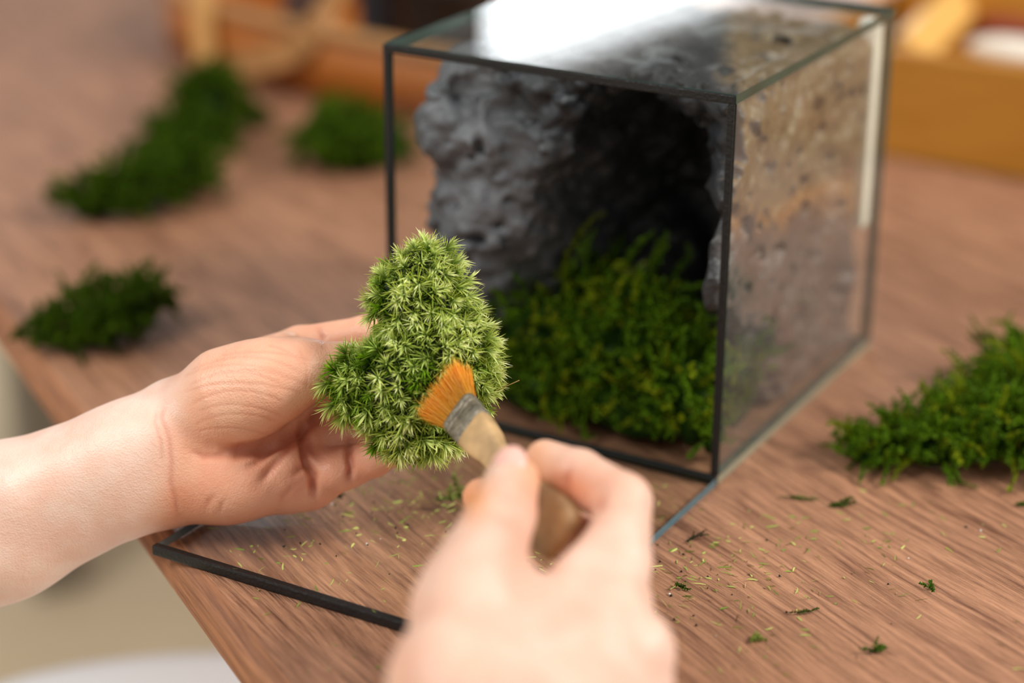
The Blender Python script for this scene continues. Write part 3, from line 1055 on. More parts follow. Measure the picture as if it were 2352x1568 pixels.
def tufts(rad, NLV, cone, L0, W0, stem, tone_lo, tone_amp, bright):
    sel = darts(V, rad, rng)
    T = V[sel]; TN = nn[sel]; nt_ = len(T)
    tdir = unit(TN + 0.30 * droopv + rng.normal(size=(nt_, 3)) * 0.30)
    tone = np.clip(tone_lo + tone_amp * (fbm(T * 110, 2, 13) * 0.9 + rng.normal(size=nt_) * 0.30 + (T[:, 0] - T[:, 0].mean()) * 11 - (T[:, 1] - T[:, 1].mean()) * 4), 0, 1)  # right and top tufts paler: the lit side painted into the leaf colour
    size = rng.uniform(0.75, 1.3, nt_)
    rep = np.repeat(np.arange(nt_), NLV); n = len(rep); td = tdir[rep]
    ra_ = rng.normal(size=(n, 3)); ra_ -= td * np.sum(ra_ * td, 1, keepdims=True); ra_ = unit(ra_)
    th = np.tile(np.linspace(0.08, cone, NLV), nt_) + rng.normal(size=n) * 0.08
    dirv = td * np.cos(th)[:, None] + ra_ * np.sin(th)[:, None]
    lev = np.tile(np.linspace(1, 0, NLV), nt_)        # 1 = innermost, youngest leaf
    base = T[rep] - TN[rep] * 0.0004 + td * (stem * size[rep] * (0.3 + 0.7 * lev))[:, None]
    Lf = L0 * size[rep] * rng.uniform(0.75, 1.15, n) * (0.9 + 0.2 * (1 - lev))
    Wf = W0 * rng.uniform(0.8, 1.25, n)
    bend = ra_ * 0.22 + droopv * 0.22 - td * 0.06 + rng.normal(size=(n, 3)) * 0.05
    tn = tone[rep][:, None]; lv = lev[:, None]
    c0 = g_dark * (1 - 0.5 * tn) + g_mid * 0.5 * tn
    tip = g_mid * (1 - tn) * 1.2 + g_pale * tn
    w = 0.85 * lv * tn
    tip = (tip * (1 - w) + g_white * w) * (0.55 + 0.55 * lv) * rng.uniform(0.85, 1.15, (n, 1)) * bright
    return blades(base, dirv, bend, Lf, Wf, c0 * bright, tip, 3, rng=rng)


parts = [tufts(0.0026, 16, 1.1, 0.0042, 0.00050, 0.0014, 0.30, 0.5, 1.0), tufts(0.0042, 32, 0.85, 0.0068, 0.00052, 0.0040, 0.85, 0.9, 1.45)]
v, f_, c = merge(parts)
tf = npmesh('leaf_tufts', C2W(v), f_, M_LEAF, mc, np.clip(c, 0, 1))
tag(tf, kind='stuff')
st = [cc(1128, 905, 0.846), cc(1160, 888, 0.845), cc(1193, 873, 0.843)]
tube('stray_fibre', [tuple(C2W(p)) for p in st], 0.00018, simple('fibre', lin(150, 120, 60), 0.6), mc, 6)

# ------------------------------------------------------------------ person: two arms
person = empty('person', tuple(W(600, 1000, 0.88)))
tag(person, 'bare arms and hands of a person, one cradling moss, the other holding a paintbrush', 'person')


def hand_mesh(name, f, grooves, base_col, mods, parent, label):
    V, F = f.mesh()
    nn = f.normals(V)
    P2 = np.stack([V[:, 0] / V[:, 2] * FPX + 1176, V[:, 1] / V[:, 2] * FPX + 784], 1)
    facing = np.clip(-(nn * unit(V)).sum(1) * 2.2, 0, 1)
    disp = np.zeros(len(V)); red = np.zeros(len(V))
    for pts, depth, width, rd in grooves:
        d = polydist(P2, pts)
        g = np.exp(-(d / width) ** 2) * facing
        # fade the ends
        e = np.minimum(np.linalg.norm(P2 - np.array(pts[0]), axis=1), np.linalg.norm(P2 - np.array(pts[-1]), axis=1))
        g *= np.clip(e / (width * 4), 0.15, 1)
        disp -= g * depth
        red = np.maximum(red, g * rd)
    C = np.tile(np.array(base_col), (len(V), 1))
    for c, fn in mods:
        w = np.clip(fn(P2, V, nn), 0, 1)[:, None]
        C = C * (1 - w) + np.array(c) * w
    redc = np.array(lin(176, 84, 58))
    C = C * (1 - red[:, None]) + redc * red[:, None]
    V = V + nn * disp[:, None]
    o = npmesh(name, C2W(V), F, M_SKIN, parent, np.clip(C, 0, 1))
    o['label'] = label
    return o


bell = lambda P2, c, s: np.exp(-(((P2[:, 0] - c[0]) / s[0]) ** 2 + ((P2[:, 1] - c[1]) / s[1]) ** 2))
stp = lambda x, a, b: np.clip((x - a) / (b - a), 0, 1)

# ---- left: palm towards us, thumb on top, moss between thumb and fingers
f = Field((-0.285, -0.075, 0.822), (0.010, 0.150, 0.945), 0.0008)
fwd = np.array([0, 0, 1.0])
f.add(cc(-420, 1372, 0.905), cc(0, 1199, 0.892), 0.0365, 0.0338, 0.01, (fwd, 0.82))
f.add(cc(0, 1199, 0.892), cc(300, 1074, 0.882), 0.0338, 0.0283, 0.01, (fwd, 0.78))
f.add(cc(300, 1074, 0.882), cc(410, 1025, 0.882), 0.0283, 0.0290, 0.008, (fwd, 0.72))
# wrist tendon and heel of the hand
f.add(cc(60, 1130, 0.872), cc(360, 1000, 0.868), 0.010, 0.009, 0.02)
# metacarpals
f.add(cc(420, 1090, 0.884), cc(520, 1098, 0.883), 0.0205, 0.0180, 0.012)
f.add(cc(520, 1098, 0.883), cc(698, 1098, 0.890), 0.0180, 0.0142, 0.010)
f.add(cc(430, 1040, 0.886), cc(695, 1030, 0.893), 0.0165, 0.0125, 0.010)
f.add(cc(420, 990, 0.887), cc(690, 955, 0.896), 0.0165, 0.0125, 0.010)
f.add(cc(420, 960, 0.888), cc(640, 850, 0.897), 0.0155, 0.0130, 0.010)
# hypothenar and thenar cushions
f.ell(cc(530, 1105, 0.876), (0.026, 0.0155, 0.014), 0.008)
f.add(cc(435, 968, 0.880), cc(525, 912, 0.873), 0.0158, 0.0205, 0.010)
f.add(cc(525, 912, 0.873), cc(615, 878, 0.867), 0.0205, 0.0182, 0.008)
f.ell(cc(650, 796, 0.888), (0.008, 0.0065, 0.007), 0.005)
f.ell(cc(765, 1085, 0.880), (0.0085, 0.0075, 0.0080), 0.004)
f.ell(cc(655, 1080, 0.878), (0.0100, 0.0130, 0.0095), 0.006)
base = f.D.copy()
f.finger([cc(600, 880, 0.868), cc(700, 848, 0.863), cc(785, 846, 0.866), cc(850, 852, 0.869)], [0.0170, 0.0132, 0.0113, 0.0095], 0.010, base)
f.finger([cc(600, 835, 0.897), cc(690, 800, 0.899), cc(840, 768, 0.895), cc(935, 785, 0.884), cc(1005, 805, 0.872)], [0.0115, 0.0100, 0.0084, 0.0077, 0.0066], 0.004, base)
f.finger([cc(650, 950, 0.897), cc(720, 930, 0.898), cc(850, 905, 0.894), cc(950, 890, 0.882), cc(1015, 885, 0.871)], [0.0120, 0.0108, 0.0094, 0.0083, 0.0070], 0.007, base)
f.finger([cc(660, 1030, 0.894), cc(720, 1010, 0.895), cc(840, 985, 0.890), cc(920, 962, 0.878), cc(972, 950, 0.868)], [0.0120, 0.0106, 0.0094, 0.0082, 0.0070], 0.006, base)
f.finger([cc(660, 1100, 0.889), cc(720, 1092, 0.889), cc(808, 1068, 0.885), cc(860, 1052, 0.879), cc(897, 1040, 0.873)], [0.0135, 0.0120, 0.0092, 0.0080, 0.0066], 0.007, base)
gr = [([(775, 905), (735, 950), (700, 985), (650, 1010), (600, 1030), (545, 1037), (490, 1032)], 0.0042, 15, 0.60),
      ([(540, 1040), (500, 1046), (468, 1048), (430, 1030)], 0.0008, 8, 0.4),
      ([(700, 985), (715, 1030), (738, 1060)], 0.0014, 9, 0.55),
      ([(697, 955), (695, 1000), (703, 1050), (718, 1090), (720, 1130), (716, 1160)], 0.0036, 9, 0.6),
      ([(806, 1000), (800, 1040), (806, 1075), (800, 1120)], 0.0028, 8, 0.55),
      ([(852, 1010), (868, 1035), (880, 1060)], 0.0013, 6, 0.7),
      ([(720, 1060), (690, 1075), (665, 1100)], 0.0018, 9, 0.4),
      ([(690, 1000), (650, 1040), (615, 1085), (590, 1120)], 0.0018, 10, 0.35),
      ([(640, 1010), (590, 1060), (555, 1080)], 0.0016, 10, 0.3),
      ([(380, 925), (372, 960), (388, 1010), (394, 1060), (392, 1110), (402, 1150), (410, 1190)], 0.0004, 7, 0.3),
      ([(362, 935), (356, 970), (370, 1020), (372, 1070)], 0.0004, 5, 0.2),
      ([(728, 748), (742, 775), (745, 795)], 0.0010, 6, 0.6),
      ([(640, 1170), (650, 1140), (690, 1100)], 0.0006, 8, 0.25),
      ([(470, 1180), (480, 1150), (500, 1130)], 0.0006, 7, 0.3), ([(500, 1190), (508, 1160), (520, 1140)], 0.0005, 6, 0.3)]
# fine wrinkles fanning over the base of the thumb
for k, (a_, b_, c_) in enumerate([((425, 872), (520, 815), (650, 862)), ((430, 895), (530, 828), (668, 885)), ((436, 905), (540, 850), (690, 905)),
                                  ((455, 925), (550, 872), (672, 928)), ((448, 850), (540, 800), (640, 838)), ((480, 836), (580, 790), (700, 862)),
                                  ((440, 945), (530, 905), (650, 950)), ((455, 968), (550, 930), (628, 975)), ((520, 815), (600, 792), (700, 832)),
                                  ((446, 990), (530, 965), (600, 1000)), ((560, 845), (640, 840), (712, 900)), ((600, 800), (660, 800), (716, 846)),
                                  ((700, 800), (722, 850), (718, 900)), ((790, 800), (800, 850), (792, 900))]):
    a_, b_, c_ = [(q[0] + random.uniform(-22, 22), q[1] + random.uniform(-8, 8)) for q in (a_, b_, c_)]
    pts = []
    for t in np.linspace(0, 1, 7):
        pts.append(((1 - t) ** 2 * a_[0] + 2 * t * (1 - t) * b_[0] + t * t * c_[0], (1 - t) ** 2 * a_[1] + 2 * t * (1 - t) * b_[1] + t * t * c_[1]))
    gr.append((pts, random.uniform(0.00008, 0.00024), 3.4, 0.16))
hand_col = lin(230, 176, 146)
mods = [(lin(238, 206, 188), lambda P, V, n: 1 - stp(P[:, 0] + 0.2 * (P[:, 1] - 1050), 330, 420)),
        (lin(236, 188, 158), lambda P, V, n: 0.8 * bell(P, (560, 890), (120, 90))),
        (lin(222, 148, 116), lambda P, V, n: 0.6 * bell(P, (740, 1030), (140, 90))),
        (lin(214, 138, 104), lambda P, V, n: 0.5 * bell(P, (430, 1150), (70, 60))),
        (lin(232, 180, 168), lambda P, V, n: 0.25 * bell(P, (180, 1230), (220, 40)))]
lh = hand_mesh('hand', f, gr, hand_col, mods, person, 'left hand and forearm, palm towards us, cradling the moss')
print('left hand lowest z above table', min(v.co.z for v in lh.data.vertices) + person.location.z - TZ)

# ---- right: back of the hand, pinching the brush
f = Field((-0.070, 0.025, 0.52), (0.085, 0.270, 0.815), 0.0013)
f.add(cc(1080, 2500, 0.50), cc(1110, 1960, 0.575), 0.034, 0.028, 0.01, (fwd, 0.8))
f.add(cc(1110, 1960, 0.575), cc(1150, 1780, 0.615), 0.028, 0.026, 0.012)
f.add(cc(1150, 1780, 0.625), cc(1395, 1430, 0.700), 0.021, 0.0120, 0.014)
f.add(cc(1170, 1790, 0.625), cc(1452, 1500, 0.692), 0.020, 0.0118, 0.012)
f.add(cc(1180, 1800, 0.630), cc(1462, 1600, 0.690), 0.020, 0.0115, 0.012)
f.add(cc(1190, 1810, 0.635), cc(1452, 1700, 0.690), 0.019, 0.0110, 0.012)
f.add(cc(1120, 1760, 0.630), cc(1040, 1570, 0.652), 0.021, 0.0190, 0.012)
f.add(cc(1040, 1570, 0.652), cc(1092, 1370, 0.690), 0.0190, 0.0172, 0.012)
f.add(cc(1120, 1430, 0.690), cc(1330, 1400, 0.706), 0.0150, 0.0125, 0.014)
f.add(cc(1140, 1580, 0.665), cc(1340, 1520, 0.690), 0.0190, 0.0150, 0.014)
f.add(cc(1325, 1335, 0.712), cc(1400, 1245, 0.724), 0.0100, 0.0085, 0.008)
f.ell(cc(1490, 1485, 0.690), (0.0075, 0.0095, 0.009), 0.008)
base = f.D.copy()
f.finger([cc(1070, 1400, 0.684), cc(1108, 1290, 0.705), cc(1152, 1180, 0.729), cc(1176, 1105, 0.745)], [0.0180, 0.0152, 0.0126, 0.0104], 0.010, base)
f.finger([cc(1400, 1425, 0.700), cc(1425, 1290, 0.722), cc(1430, 1152, 0.742), cc(1330, 1092, 0.760), cc(1252, 1056, 0.772)],
         [0.0128, 0.0112, 0.0108, 0.0100, 0.0080], 0.007, base)
f.finger([cc(1452, 1500, 0.692), cc(1430, 1380, 0.725), cc(1395, 1265, 0.757), cc(1240, 1190, 0.782), cc(1108, 1142, 0.790)],
         [0.0118, 0.0105, 0.0098, 0.0090, 0.0080], 0.006, base)
f.finger([cc(1462, 1600, 0.690), cc(1420, 1440, 0.750), cc(1320, 1420, 0.775), cc(1230, 1440, 0.780)], [0.0115, 0.0098, 0.0088, 0.0075], 0.006, base)
f.finger([cc(1452, 1700, 0.690), cc(1420, 1590, 0.740), cc(1330, 1580, 0.760), cc(1260, 1600, 0.762)], [0.0105, 0.0088, 0.0078, 0.0068], 0.006, base)
gr = [([(1310, 1060), (1300, 1100), (1310, 1140)], 0.0014, 9, 0.5), ([(1395, 1130), (1370, 1165), (1345, 1190)], 0.0015, 10, 0.5),
      ([(1130, 1190), (1160, 1200), (1200, 1195)], 0.0005, 8, 0.2)]
mods = [(lin(212, 136, 92), lambda P, V, n: 0.75 * bell(P, (1300, 1120), (110, 60))),
        (lin(226, 150, 92), lambda P, V, n: 0.9 * bell(P, (1085, 1140), (40, 50))),
        (lin(228, 158, 104), lambda P, V, n: 0.6 * bell(P, (1230, 1050), (40, 60))),
        (lin(212, 150, 122), lambda P, V, n: 0.5 * bell(P, (1190, 1240), (40, 110))),  # inner side of the thumb, its shade painted into the skin
        (lin(226, 178, 150), lambda P, V, n: 0.5 * (1 - stp(P[:, 0], 960, 1100)))]  # left side of the hand tanner: shade put into the skin colour
rh = hand_mesh('hand', f, gr, lin(226, 190, 170), mods, person, 'right hand seen from the back, pinching the brush')
# thumbnail
V = ICV.copy()
ncen = cc(1178, 1090, 0.745)
u_ = unit(cc(1180, 1060, 0.75) - cc(1160, 1160, 0.735)); nrm_ = unit(np.array([-0.25, -0.25, -1.0])); nrm_ = unit(nrm_ - u_ * (nrm_ @ u_)); s_ = np.cross(u_, nrm_)
curv = 0.010
P = ncen + nrm_ * 0.0090 + V[:, 0:1] * s_ * 0.0066 + V[:, 1:2] * u_ * 0.0078 + V[:, 2:3] * nrm_ * 0.0010 - nrm_ * ((V[:, 0:1] * 0.0066) ** 2 / (2 * curv)) - nrm_ * ((V[:, 1:2] * 0.0078) ** 2 / 0.05)
npmesh('fingernail', C2W(P), ICF, M_NAIL, rh)

# ------------------------------------------------------------------ paintbrush
pb = empty('paintbrush', tuple(W(1190, 1090, 0.785)))
tag(pb, 'small flat paintbrush with orange bristles and worn wooden handle in the right hand', 'paintbrush')
F0 = cc(1056, 946, 0.8205); E0 = cc(1297, 1238, 0.742)
axv = unit(E0 - F0); LH = np.linalg.norm(E0 - F0)
wv = np.array([0.77, -0.63, -0.48]); wv = unit(wv - axv * (wv @ axv)); nv = unit(np.cross(axv, wv))
if nv[2] > 0: nv = -nv


def slab(name, prof, mat_, parent, ex=0.45, nseg=28, extra=None):
    """loft of rounded cross sections: prof = (s, halfwidth, halfthick)"""
    V, F = [], []
    for s_, a_, b_ in prof:
        for k in range(nseg):
            t = 2 * math.pi * k / nseg
            cx = math.copysign(abs(math.cos(t)) ** ex, math.cos(t)) * a_
            cy = math.copysign(abs(math.sin(t)) ** ex, math.sin(t)) * b_
            V.append(F0 + axv * s_ + wv * cx + nv * cy)
    for i in range(len(prof) - 1):
        for k in range(nseg):
            F.append((i * nseg + k, i * nseg + (k + 1) % nseg, (i + 1) * nseg + (k + 1) % nseg, (i + 1) * nseg + k))
    F.append(tuple(range(nseg))[::-1]); F.append(tuple((len(prof) - 1) * nseg + k for k in range(nseg)))
    return npmesh(name, C2W(np.array(V)), F, mat_, parent)


hw = 0.0090
hp = [(0.0130, hw * 0.92, 0.0030), (0.0160, hw * 0.96, 0.0040), (0.021, hw * 0.94, 0.0044), (0.028, hw * 0.84, 0.0044), (0.034, hw * 0.70, 0.0035), (0.044, hw * 0.66, 0.0036),
      (0.055, hw * 0.76, 0.0037), (0.070, hw * 0.95, 0.0038), (LH - 0.016, hw * 1.24, 0.0038), (LH - 0.007, hw * 1.30, 0.0036), (LH - 0.002, hw * 1.2, 0.0030),
      (LH, hw * 0.95, 0.0020)]
hd = slab('handle', hp, M_HANDLE, pb)
M_FER = simple('aged_tin', lin(122, 114, 98), 0.45, 0.8, 500, 0.45, 240, metallic=0.4)
fp = [(-0.0010, hw, 0.0030), (0.0, hw * 1.03, 0.0034), (0.0018, hw * 1.03, 0.0034), (0.0022, hw * 0.99, 0.0031), (0.0030, hw * 0.99, 0.0031), (0.0034, hw * 1.03, 0.0034),
      (0.0046, hw * 1.03, 0.0034), (0.0050, hw * 0.99, 0.0031), (0.0056, hw * 1.02, 0.0034), (0.0150, hw * 1.0, 0.0036), (0.0154, hw * 0.96, 0.0033)]
slab('ferrule', fp, M_FER, pb)
rng = np.random.default_rng(12)
nb = 4200
a_ = rng.uniform(-1, 1, nb); b_ = rng.uniform(-1, 1, nb)
base = F0 + wv * (a_ * hw * 0.96)[:, None] + nv * (b_ * 0.0026)[:, None] + axv * 0.001
Lb = rng.uniform(0.0148, 0.0188, nb)
# bristles press on the moss and splay
dirb = unit(-axv + wv * (a_ * 0.21 + 0.02 + rng.normal(size=nb) * 0.05)[:, None] + nv * (b_ * 0.16 + rng.normal(size=nb) * 0.05)[:, None])
bend = wv * (rng.normal(size=nb) * 0.05 + 0.10 * a_ + 0.03)[:, None] + nv * (0.10 + rng.normal(size=nb) * 0.06)[:, None]
oc0 = np.array(lin(240, 158, 24)); oc1 = np.array(lin(255, 204, 84))
tn = rng.uniform(0, 1, (nb, 1))
cb = oc0 * (1 - tn) + oc1 * tn
v, f_, c = blades(base, dirb, bend, Lb, np.full(nb, 0.00024), cb * 0.75, cb * 1.05, 4, prof=lambda t: 1 - 0.6 * t, rng=rng)
tag(npmesh('bristles', C2W(v), f_, M_BRISTLE, pb, np.clip(c, 0, 1)), 'orange bristles', kind='stuff')

# ------------------------------------------------------------------ debris on the table
rng = np.random.default_rng(44)


def scatter(n, c, s_):
    return np.stack([rng.normal(c[0], s_[0], n), rng.normal(c[1], s_[1], n)], 1)


pts = np.concatenate([scatter(150, (900, 1170), (120, 60)), scatter(60, (1000, 1120), (120, 40)), scatter(150, (1640, 1300), (130, 70)), scatter(50, (1750, 1340), (200, 110)),
                      scatter(60, (700, 1280), (160, 60)), np.stack([rng.uniform(400, 2352, 110), rng.uniform(1130, 1568, 110)], 1), scatter(30, (1250, 1300), (150, 60)),
                      scatter(26, (2000, 1200), (200, 60))])
GP = np.array([onz(x, y) for x, y in pts])
GP = GP[(GP @ TV) > TV0 + 0.02]
on_door = lambda P: (P[:, 0] > -BW) & (P[:, 0] < 0) & (P[:, 1] > -DL) & (P[:, 1] < 0)
in_box = lambda P: (P[:, 0] > -BW - .002) & (P[:, 0] < .002) & (P[:, 1] > -0.002) & (P[:, 1] < BD)
GP = GP[~in_box(GP)]
zz = np.where(on_door(GP), TZ + 0.0046, TZ + 0.0004)
GP[:, 2] = zz
n = len(GP)
ang = rng.uniform(0, 2 * math.pi, n)
dv = np.stack([np.cos(ang), np.sin(ang), rng.uniform(0.0, 0.25, n)], 1)
Lg = rng.uniform(0.0012, 0.0056, n)
bend = np.stack([rng.normal(size=n) * 0.25, rng.normal(size=n) * 0.25, np.zeros(n)], 1)
tn = rng.uniform(0, 1, (n, 1))
cg = np.array(lin(96, 124, 30)) * (1 - tn) + np.array(lin(196, 200, 110)) * tn
v, f_, c = blades(GP, dv, bend, Lg, rng.uniform(0.0003, 0.0008, n), cg, cg * 1.1, 3, rng=rng)
o = npmesh('moss_leaf_debris', v, f_, M_DEBRIS, None, np.clip(c, 0, 1))
tag(o, 'tiny loose green leaf bits strewn over the open door and table', 'debris', kind='stuff')
pts = np.concatenate([scatter(34, (800, 1180), (110, 50)), scatter(30, (1600, 1350), (110, 60)), scatter(16, (1150, 1280), (160, 60)),
                      np.stack([rng.uniform(400, 2352, 24), rng.uniform(1160, 1560, 24)], 1), np.array([(652, 1278), (655, 1276), (845, 1273), (843, 1271), (1790, 1325)])])
parts = []
V0, F0_ = ico(1)
for x, y in pts:
    P = onz(x, y)
    if P @ TV < TV0 + 0.02: continue
    r = rng.uniform(0.0002, 0.0007)
    zb = (0.0046 if on_door(P[None])[0] else 0.0002) + r * 0.6
    vv_ = V0 * (r * rng.uniform(0.5, 1.3, (len(V0), 3))) + np.array([P[0], P[1], TZ + zb])
    g = rng.uniform(0, 1)
    parts.append((vv_, F0_, np.tile(np.array(lin(34, 34, 26)) * (1 + g) if rng.random() < 0.85 else np.array(lin(220, 214, 200)), (len(V0), 1))))
V, F, C = merge(parts)
o = npmesh('soil_crumbs', V, F, M_DEBRIS, None, C, smooth=False)
tag(o, 'small dark soil crumbs scattered among the leaf bits on the table', 'debris', kind='stuff')


def sprig(label, pl, L, cdark, clight, seed, n=3, spread=0.3, leafL=0.002, leafW=0.0008, cat='moss', lift=0.0012, per=4, name='moss_sprig'):
    """loose sprig lying along px polyline"""
    rng = np.random.default_rng(seed)
    a = onz(*pl[0]); b = onz(*pl[1])
    a[2] = b[2] = TZ
    base_z = TZ + (0.0045 if on_door(a[None])[0] else 0.0)
    S, D = [], []
    for i in range(n):
        t = i / max(n, 1) * 0.5
        S.append(a + (b - a) * t + np.array([0, 0, base_z - TZ + lift])); D.append(unit(b - a) + rng.normal(size=3) * spread * (1 if i else 0.3))
    v, f_, c = fronds(S, D, [L * rng.uniform(0.7, 1.0) for _ in range(n)], 0.3, base_z, leafL, leafW, cdark, clight, rng, per=per)
    o = npmesh(name, v, f_, M_LEAFD, None, np.clip(c, 0, 1))
    p = Vector((a[0], a[1], base_z)); o.data.transform(Matrix.Translation(-p)); o.location = p
    return tag(o, label, cat)


g1 = np.array(lin(44, 84, 14)); g2 = np.array(lin(120, 160, 44)); k1 = np.array(lin(34, 40, 26)); k2 = np.array(lin(78, 88, 58)); p1 = np.array(lin(120, 150, 40)); p2 = np.array(lin(196, 210, 110))
sprig('bright green moss tuft on the open door just left of the right hand', [(1040, 1180), (1050, 1125)], 0.012, g1, p2, 61, 5, 0.7, 0.0030, 0.0009)
sprig('thin curled green moss strand left of the tip of the right-hand heap', [(1880, 1150), (1812, 1150)], 0.016, g1, g2 * 0.7, 62, 2, 0.12, 0.0015)
sprig('short green moss strand touching the lower left of the right-hand heap', [(1900, 1165), (1952, 1165)], 0.013, g1, g2 * 0.7, 63, 3, 0.2, 0.0018)
sprig('dark brown-green twig lying between the right hand and the heap', [(1574, 1250), (1630, 1222)], 0.0125, k1, k2, 64, 3, 0.12, 0.0010, 0.0006, 'twig', name='moss_twig')
sprig('small curly green sprig standing alone on the table at right', [(2145, 1365), (2138, 1340)], 0.008, g1, g2 * 0.6, 65, 3, 0.5, 0.0014)
sprig('round green moss crumb near the lower right corner of the table', [(2002, 1500), (2012, 1496)], 0.006, g1, g2 * 0.9, 66, 9, 1.2, 0.0016)
sprig('pale yellow-green moss tuft right of the knuckles of the right hand', [(1722, 1480), (1740, 1462)], 0.007, p1, p2, 67, 5, 0.5, 0.0016)
sprig('olive moss strand lying flat between the two lower moss tufts', [(1812, 1412), (1872, 1412)], 0.013, g1 * 0.9, np.array(lin(130, 134, 60)), 68, 2, 0.15, 0.0011)
sprig('small dark green sprig beside the wrist-side knuckle of the right hand', [(1550, 1345), (1572, 1358)], 0.006, g1, g2 * 0.6, 69, 4, 0.4, 0.0012)
sprig('black-brown crumb of moss on the open door under the left palm', [(765, 1165), (790, 1168)], 0.006, k1 * 0.7, k2 * 0.6, 70, 4, 0.6, 0.0012)
sprig('green sprig at the right edge of the photo below the heap', [(2330, 1165), (2352, 1160)], 0.008, g1, g2 * 0.7, 71, 3, 0.4, 0.0014)

# ------------------------------------------------------------------ wooden basket behind, upper left
bk = empty('wooden_basket', (-0.58, 0.6, TZ))
tag(bk, 'orange-brown wooden basket with pale rim and handle straps at the back left', 'basket')
outl = [(-0.400, 0.452), (-0.48, 0.458), (-0.58, 0.470), (-0.67, 0.490), (-0.735, 0.513), (-0.785, 0.560), (-0.80, 0.640), (-0.76, 0.72), (-0.60, 0.76), (-0.42, 0.75), (-0.33, 0.70),
        (-0.30, 0.60), (-0.32, 0.50), (-0.35, 0.465)]


def smooth_loop(pts, n=6):
    out = []
    k = len(pts)
    for i in range(k):
        p0, p1_, p2_, p3 = [np.array(pts[(i + j - 1) % k], float) for j in range(4)]
        for t in np.linspace(0, 1, n, endpoint=False):
            out.append(0.5 * ((2 * p1_) + (-p0 + p2_) * t + (2 * p0 - 5 * p1_ + 4 * p2_ - p3) * t * t + (-p0 + 3 * p1_ - 3 * p2_ + p3) * t ** 3))
    return np.array(out)


LP = smooth_loop(outl)


def ring(name, loop, z0_, z1_, t_in, t_out, mat_, parent, lean=0.0):
    k = len(loop)
    tg = np.roll(loop, -1, 0) - np.roll(loop, 1, 0); tg = unit(tg)
    nr = np.stack([-tg[:, 1], tg[:, 0]], 1)
    cen = loop.mean(0)
    if np.mean(np.sum(nr * (loop - cen), 1)) < 0: nr = -nr
    V = []
    for off, z_ in ((t_out, z0_), (t_out + lean, z1_), (-t_in + lean, z1_), (-t_in, z0_)):
        q = loop + nr * off
        V.append(np.column_stack([q, np.full(k, TZ + z_)]))
    V = np.concatenate(V)
    F = []
    for j in range(4):
        for i in range(k):
            F.append((j * k + i, j * k + (i + 1) % k, ((j + 1) % 4) * k + (i + 1) % k, ((j + 1) % 4) * k + i))
    return npmesh(name, V, F, mat_, parent)


ring('side', LP, 0.001, 0.052, 0.004, 0.0, M_ORANGE, bk, 0.004)
M_RIM = woodmat('rim_wood', lin(160, 112, 62), lin(184, 134, 82), 0.0, 8, 80, 0.5, 0.1)
ring('rim', LP, 0.050, 0.060, 0.005, 0.006, M_RIM, bk)
npmesh('bottom', np.column_stack([np.concatenate([LP, LP]), np.concatenate([np.full(len(LP), TZ + 0.001), np.full(len(LP), TZ + 0.006)])]),
       [tuple(range(len(LP))), tuple(range(len(LP), 2 * len(LP)))] + [(i, (i + 1) % len(LP), len(LP) + (i + 1) % len(LP), len(LP) + i) for i in range(len(LP))], M_ORANGE, bk, smooth=False)


def strap(name, pts, w, mat_, parent, th=0.004, side=None):
    """flat band through 3-D points; width direction given"""
    pts = [np.array(p, float) for p in pts]
    V, F = [], []
    for i, p in enumerate(pts):
        t = unit(pts[min(i + 1, len(pts) - 1)] - pts[max(i - 1, 0)])
        s_ = np.array(side, float); s_ = unit(s_ - t * (s_ @ t)); n_ = np.cross(t, s_)
        for a, b in ((-1, -1), (1, -1), (1, 1), (-1, 1)):
            V.append(p + s_ * w / 2 * a + n_ * th / 2 * b)
    for i in range(len(pts) - 1):
        for k in range(4):
            F.append((i * 4 + k, i * 4 + (k + 1) % 4, (i + 1) * 4 + (k + 1) % 4, (i + 1) * 4 + k))
    F.append((0, 1, 2, 3)); F.append(tuple((len(pts) - 1) * 4 + k for k in range(4)))
    return npmesh(name, V, F, mat_, parent, smooth=False)


sp = onz(485, 158)
strap('handle_strap', [(sp[0] + 0.005, sp[1] - 0.012, TZ + 0.003), (sp[0] + 0.005, sp[1] - 0.014, TZ + 0.06), (sp[0] + 0.01, sp[1] + 0.0, TZ + 0.14), (sp[0] + 0.03, sp[1] + 0.07, TZ + 0.20),
                       (sp[0] + 0.04, sp[1] + 0.15, TZ + 0.20), (sp[0] + 0.05, sp[1] + 0.22, TZ + 0.13), (sp[0] + 0.05, sp[1] + 0.24, TZ + 0.01)], 0.026, M_PALEWOOD, bk, side=(1, -0.2, 0))
strap('curved_band', [W(525, 148, 1.585), W(570, 146, 1.575), W(620, 136, 1.565), W(665, 120, 1.56), W(705, 88, 1.55), W(735, 50, 1.545), W(765, 0, 1.545), W(800, -60, 1.55)],
      0.020, M_RIM, bk, side=(0.1, 0, 1))
# small things standing in the basket
def pot(name, label, c, r, h, z_, mat_, cat, lip=0.0):
    V, F = [], []
    pr_ = [(0.0, 0), (0.8, 0), (0.85, 0.02), (1.0, 0.85), (1.08, 0.86), (1.08, 1.0), (0.95, 1.0), (0.9, 0.88), (0.0, 0.86)]
    k = 28
    for a, b in pr_:
        for i in range(k):
            t = 2 * math.pi * i / k
            V.append((c[0] + r * a * math.cos(t), c[1] + r * a * math.sin(t), TZ + z_ + h * b))
    for j in range(len(pr_) - 1):
        for i in range(k):
            F.append((j * k + i, j * k + (i + 1) % k, (j + 1) * k + (i + 1) % k, (j + 1) * k + i))
    o = npmesh(name, V, F, mat_)
    p = Vector((c[0], c[1], TZ + z_)); o.data.transform(Matrix.Translation(-p)); o.location = p
    return tag(o, label, cat)


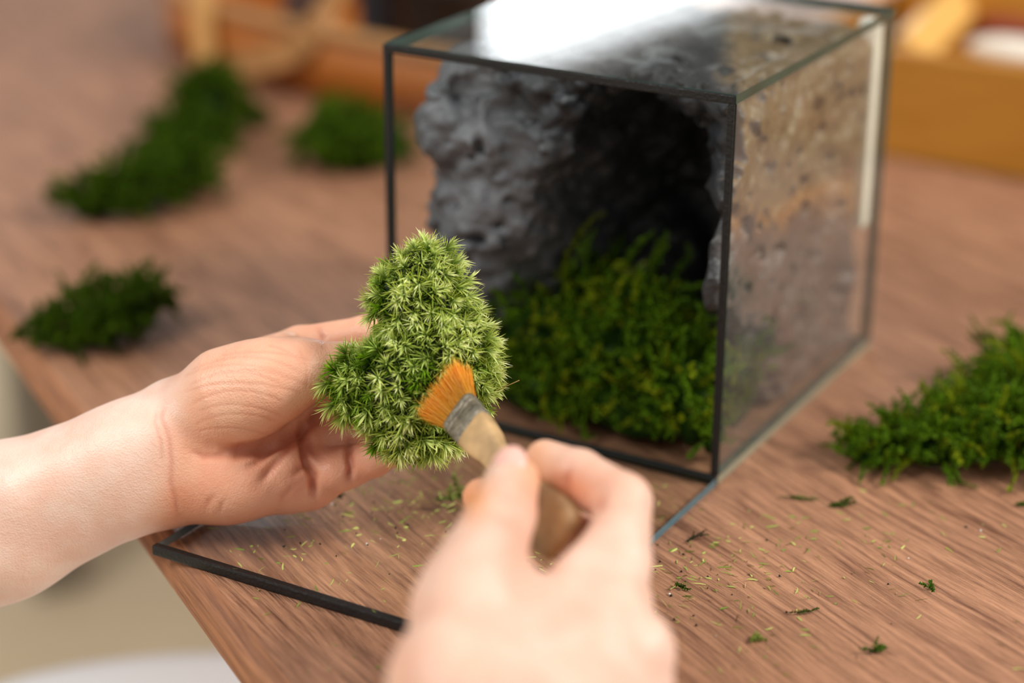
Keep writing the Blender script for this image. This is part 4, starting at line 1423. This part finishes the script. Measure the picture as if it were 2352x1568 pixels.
pot('tin_can', 'small silver tin standing in the wooden basket behind its front rim', (-0.605, 0.52), 0.024, 0.085, 0.006, M_TIN, 'tin')
pot('flower_pot', 'black pot in the basket next to the glass case', (-0.468, 0.520), 0.037, 0.100, 0.006, M_DARK, 'pot')
pot('flower_pot', 'dark grey pot in the basket right of the silver tin', (-0.548, 0.545), 0.024, 0.092, 0.006, simple('slate_plastic', lin(74, 78, 84), 0.4), 'pot')

# ------------------------------------------------------------------ amber crate behind, right
cr_ = empty('wooden_crate', (0.08, 0.7, TZ))
tag(cr_, 'amber wooden crate behind the glass case at the right of the photo', 'crate')
MA = Matrix.Translation((-0.016, 0.547, TZ)) @ Matrix.Rotation(math.radians(-2.5), 4, 'Z')
cx0, cx1, cy1, chh = -0.19, 0.36, 0.30, 0.078
for (a_, b_) in (((cx0, 0, 0.001), (cx1, 0.012, chh)), ((cx0, cy1 - 0.012, 0.001), (cx1, cy1, chh + 0.03)), ((cx0, 0.0125, 0.001), (cx0 + 0.012, cy1 - 0.0125, chh)),
                 ((cx1 - 0.012, 0.0125, 0.001), (cx1, cy1 - 0.0125, chh))):
    box('side_board', a_, b_, M_AMBER, cr_, 0.0015, MA)
box('bottom_board', (cx0 + 0.0125, 0.0125, 0.001), (cx1 - 0.0125, cy1 - 0.0125, 0.009), M_AMBER, cr_, 0.001, MA)
# contents: pale batten leaning, amber box, white bundle, red-brown pouch
def lean_board(name, label, a, b, w, th, mat_, cat, side):
    o = strap(name, [a, b], w, mat_, None, th, side)
    return tag(o, label, cat)


lean_board('wooden_batten', 'pale yellow wooden batten leaning diagonally in the amber crate', W(2085, 122, 1.475), W(2235, -30, 1.56), 0.030, 0.010, M_YELLOW, 'batten', (-0.5, -0.3, 1))
box_o = box('wooden_box', (-0.17, 0.17, 0.0095), (-0.02, 0.27, 0.112), M_AMBER, None, 0.003, MA); tag(box_o, 'small amber box inside the crate behind the leaning batten', 'box')
pc = W(2322, 116, 1.50)
V = ICV * np.array([0.034, 0.020, 0.010]) * (1 + 0.10 * fbm(ICV * 2, 3, 5)[:, None]) + pc
o = npmesh('paper_bundle', V, ICF, M_PAPER); tag(o, 'white paper bundle resting on the rim of the amber crate', 'bundle')
pc = W(2335, 62, 1.545)
V = np.sign(ICV) * np.abs(ICV) ** 0.7 * np.array([0.032, 0.024, 0.014]) * (1 + 0.05 * fbm(ICV * 2, 3, 8)[:, None]) + pc
o = npmesh('leather_pouch', V, ICF, M_REDBROWN); tag(o, 'red-brown leather pouch behind the white bundle in the crate', 'pouch')
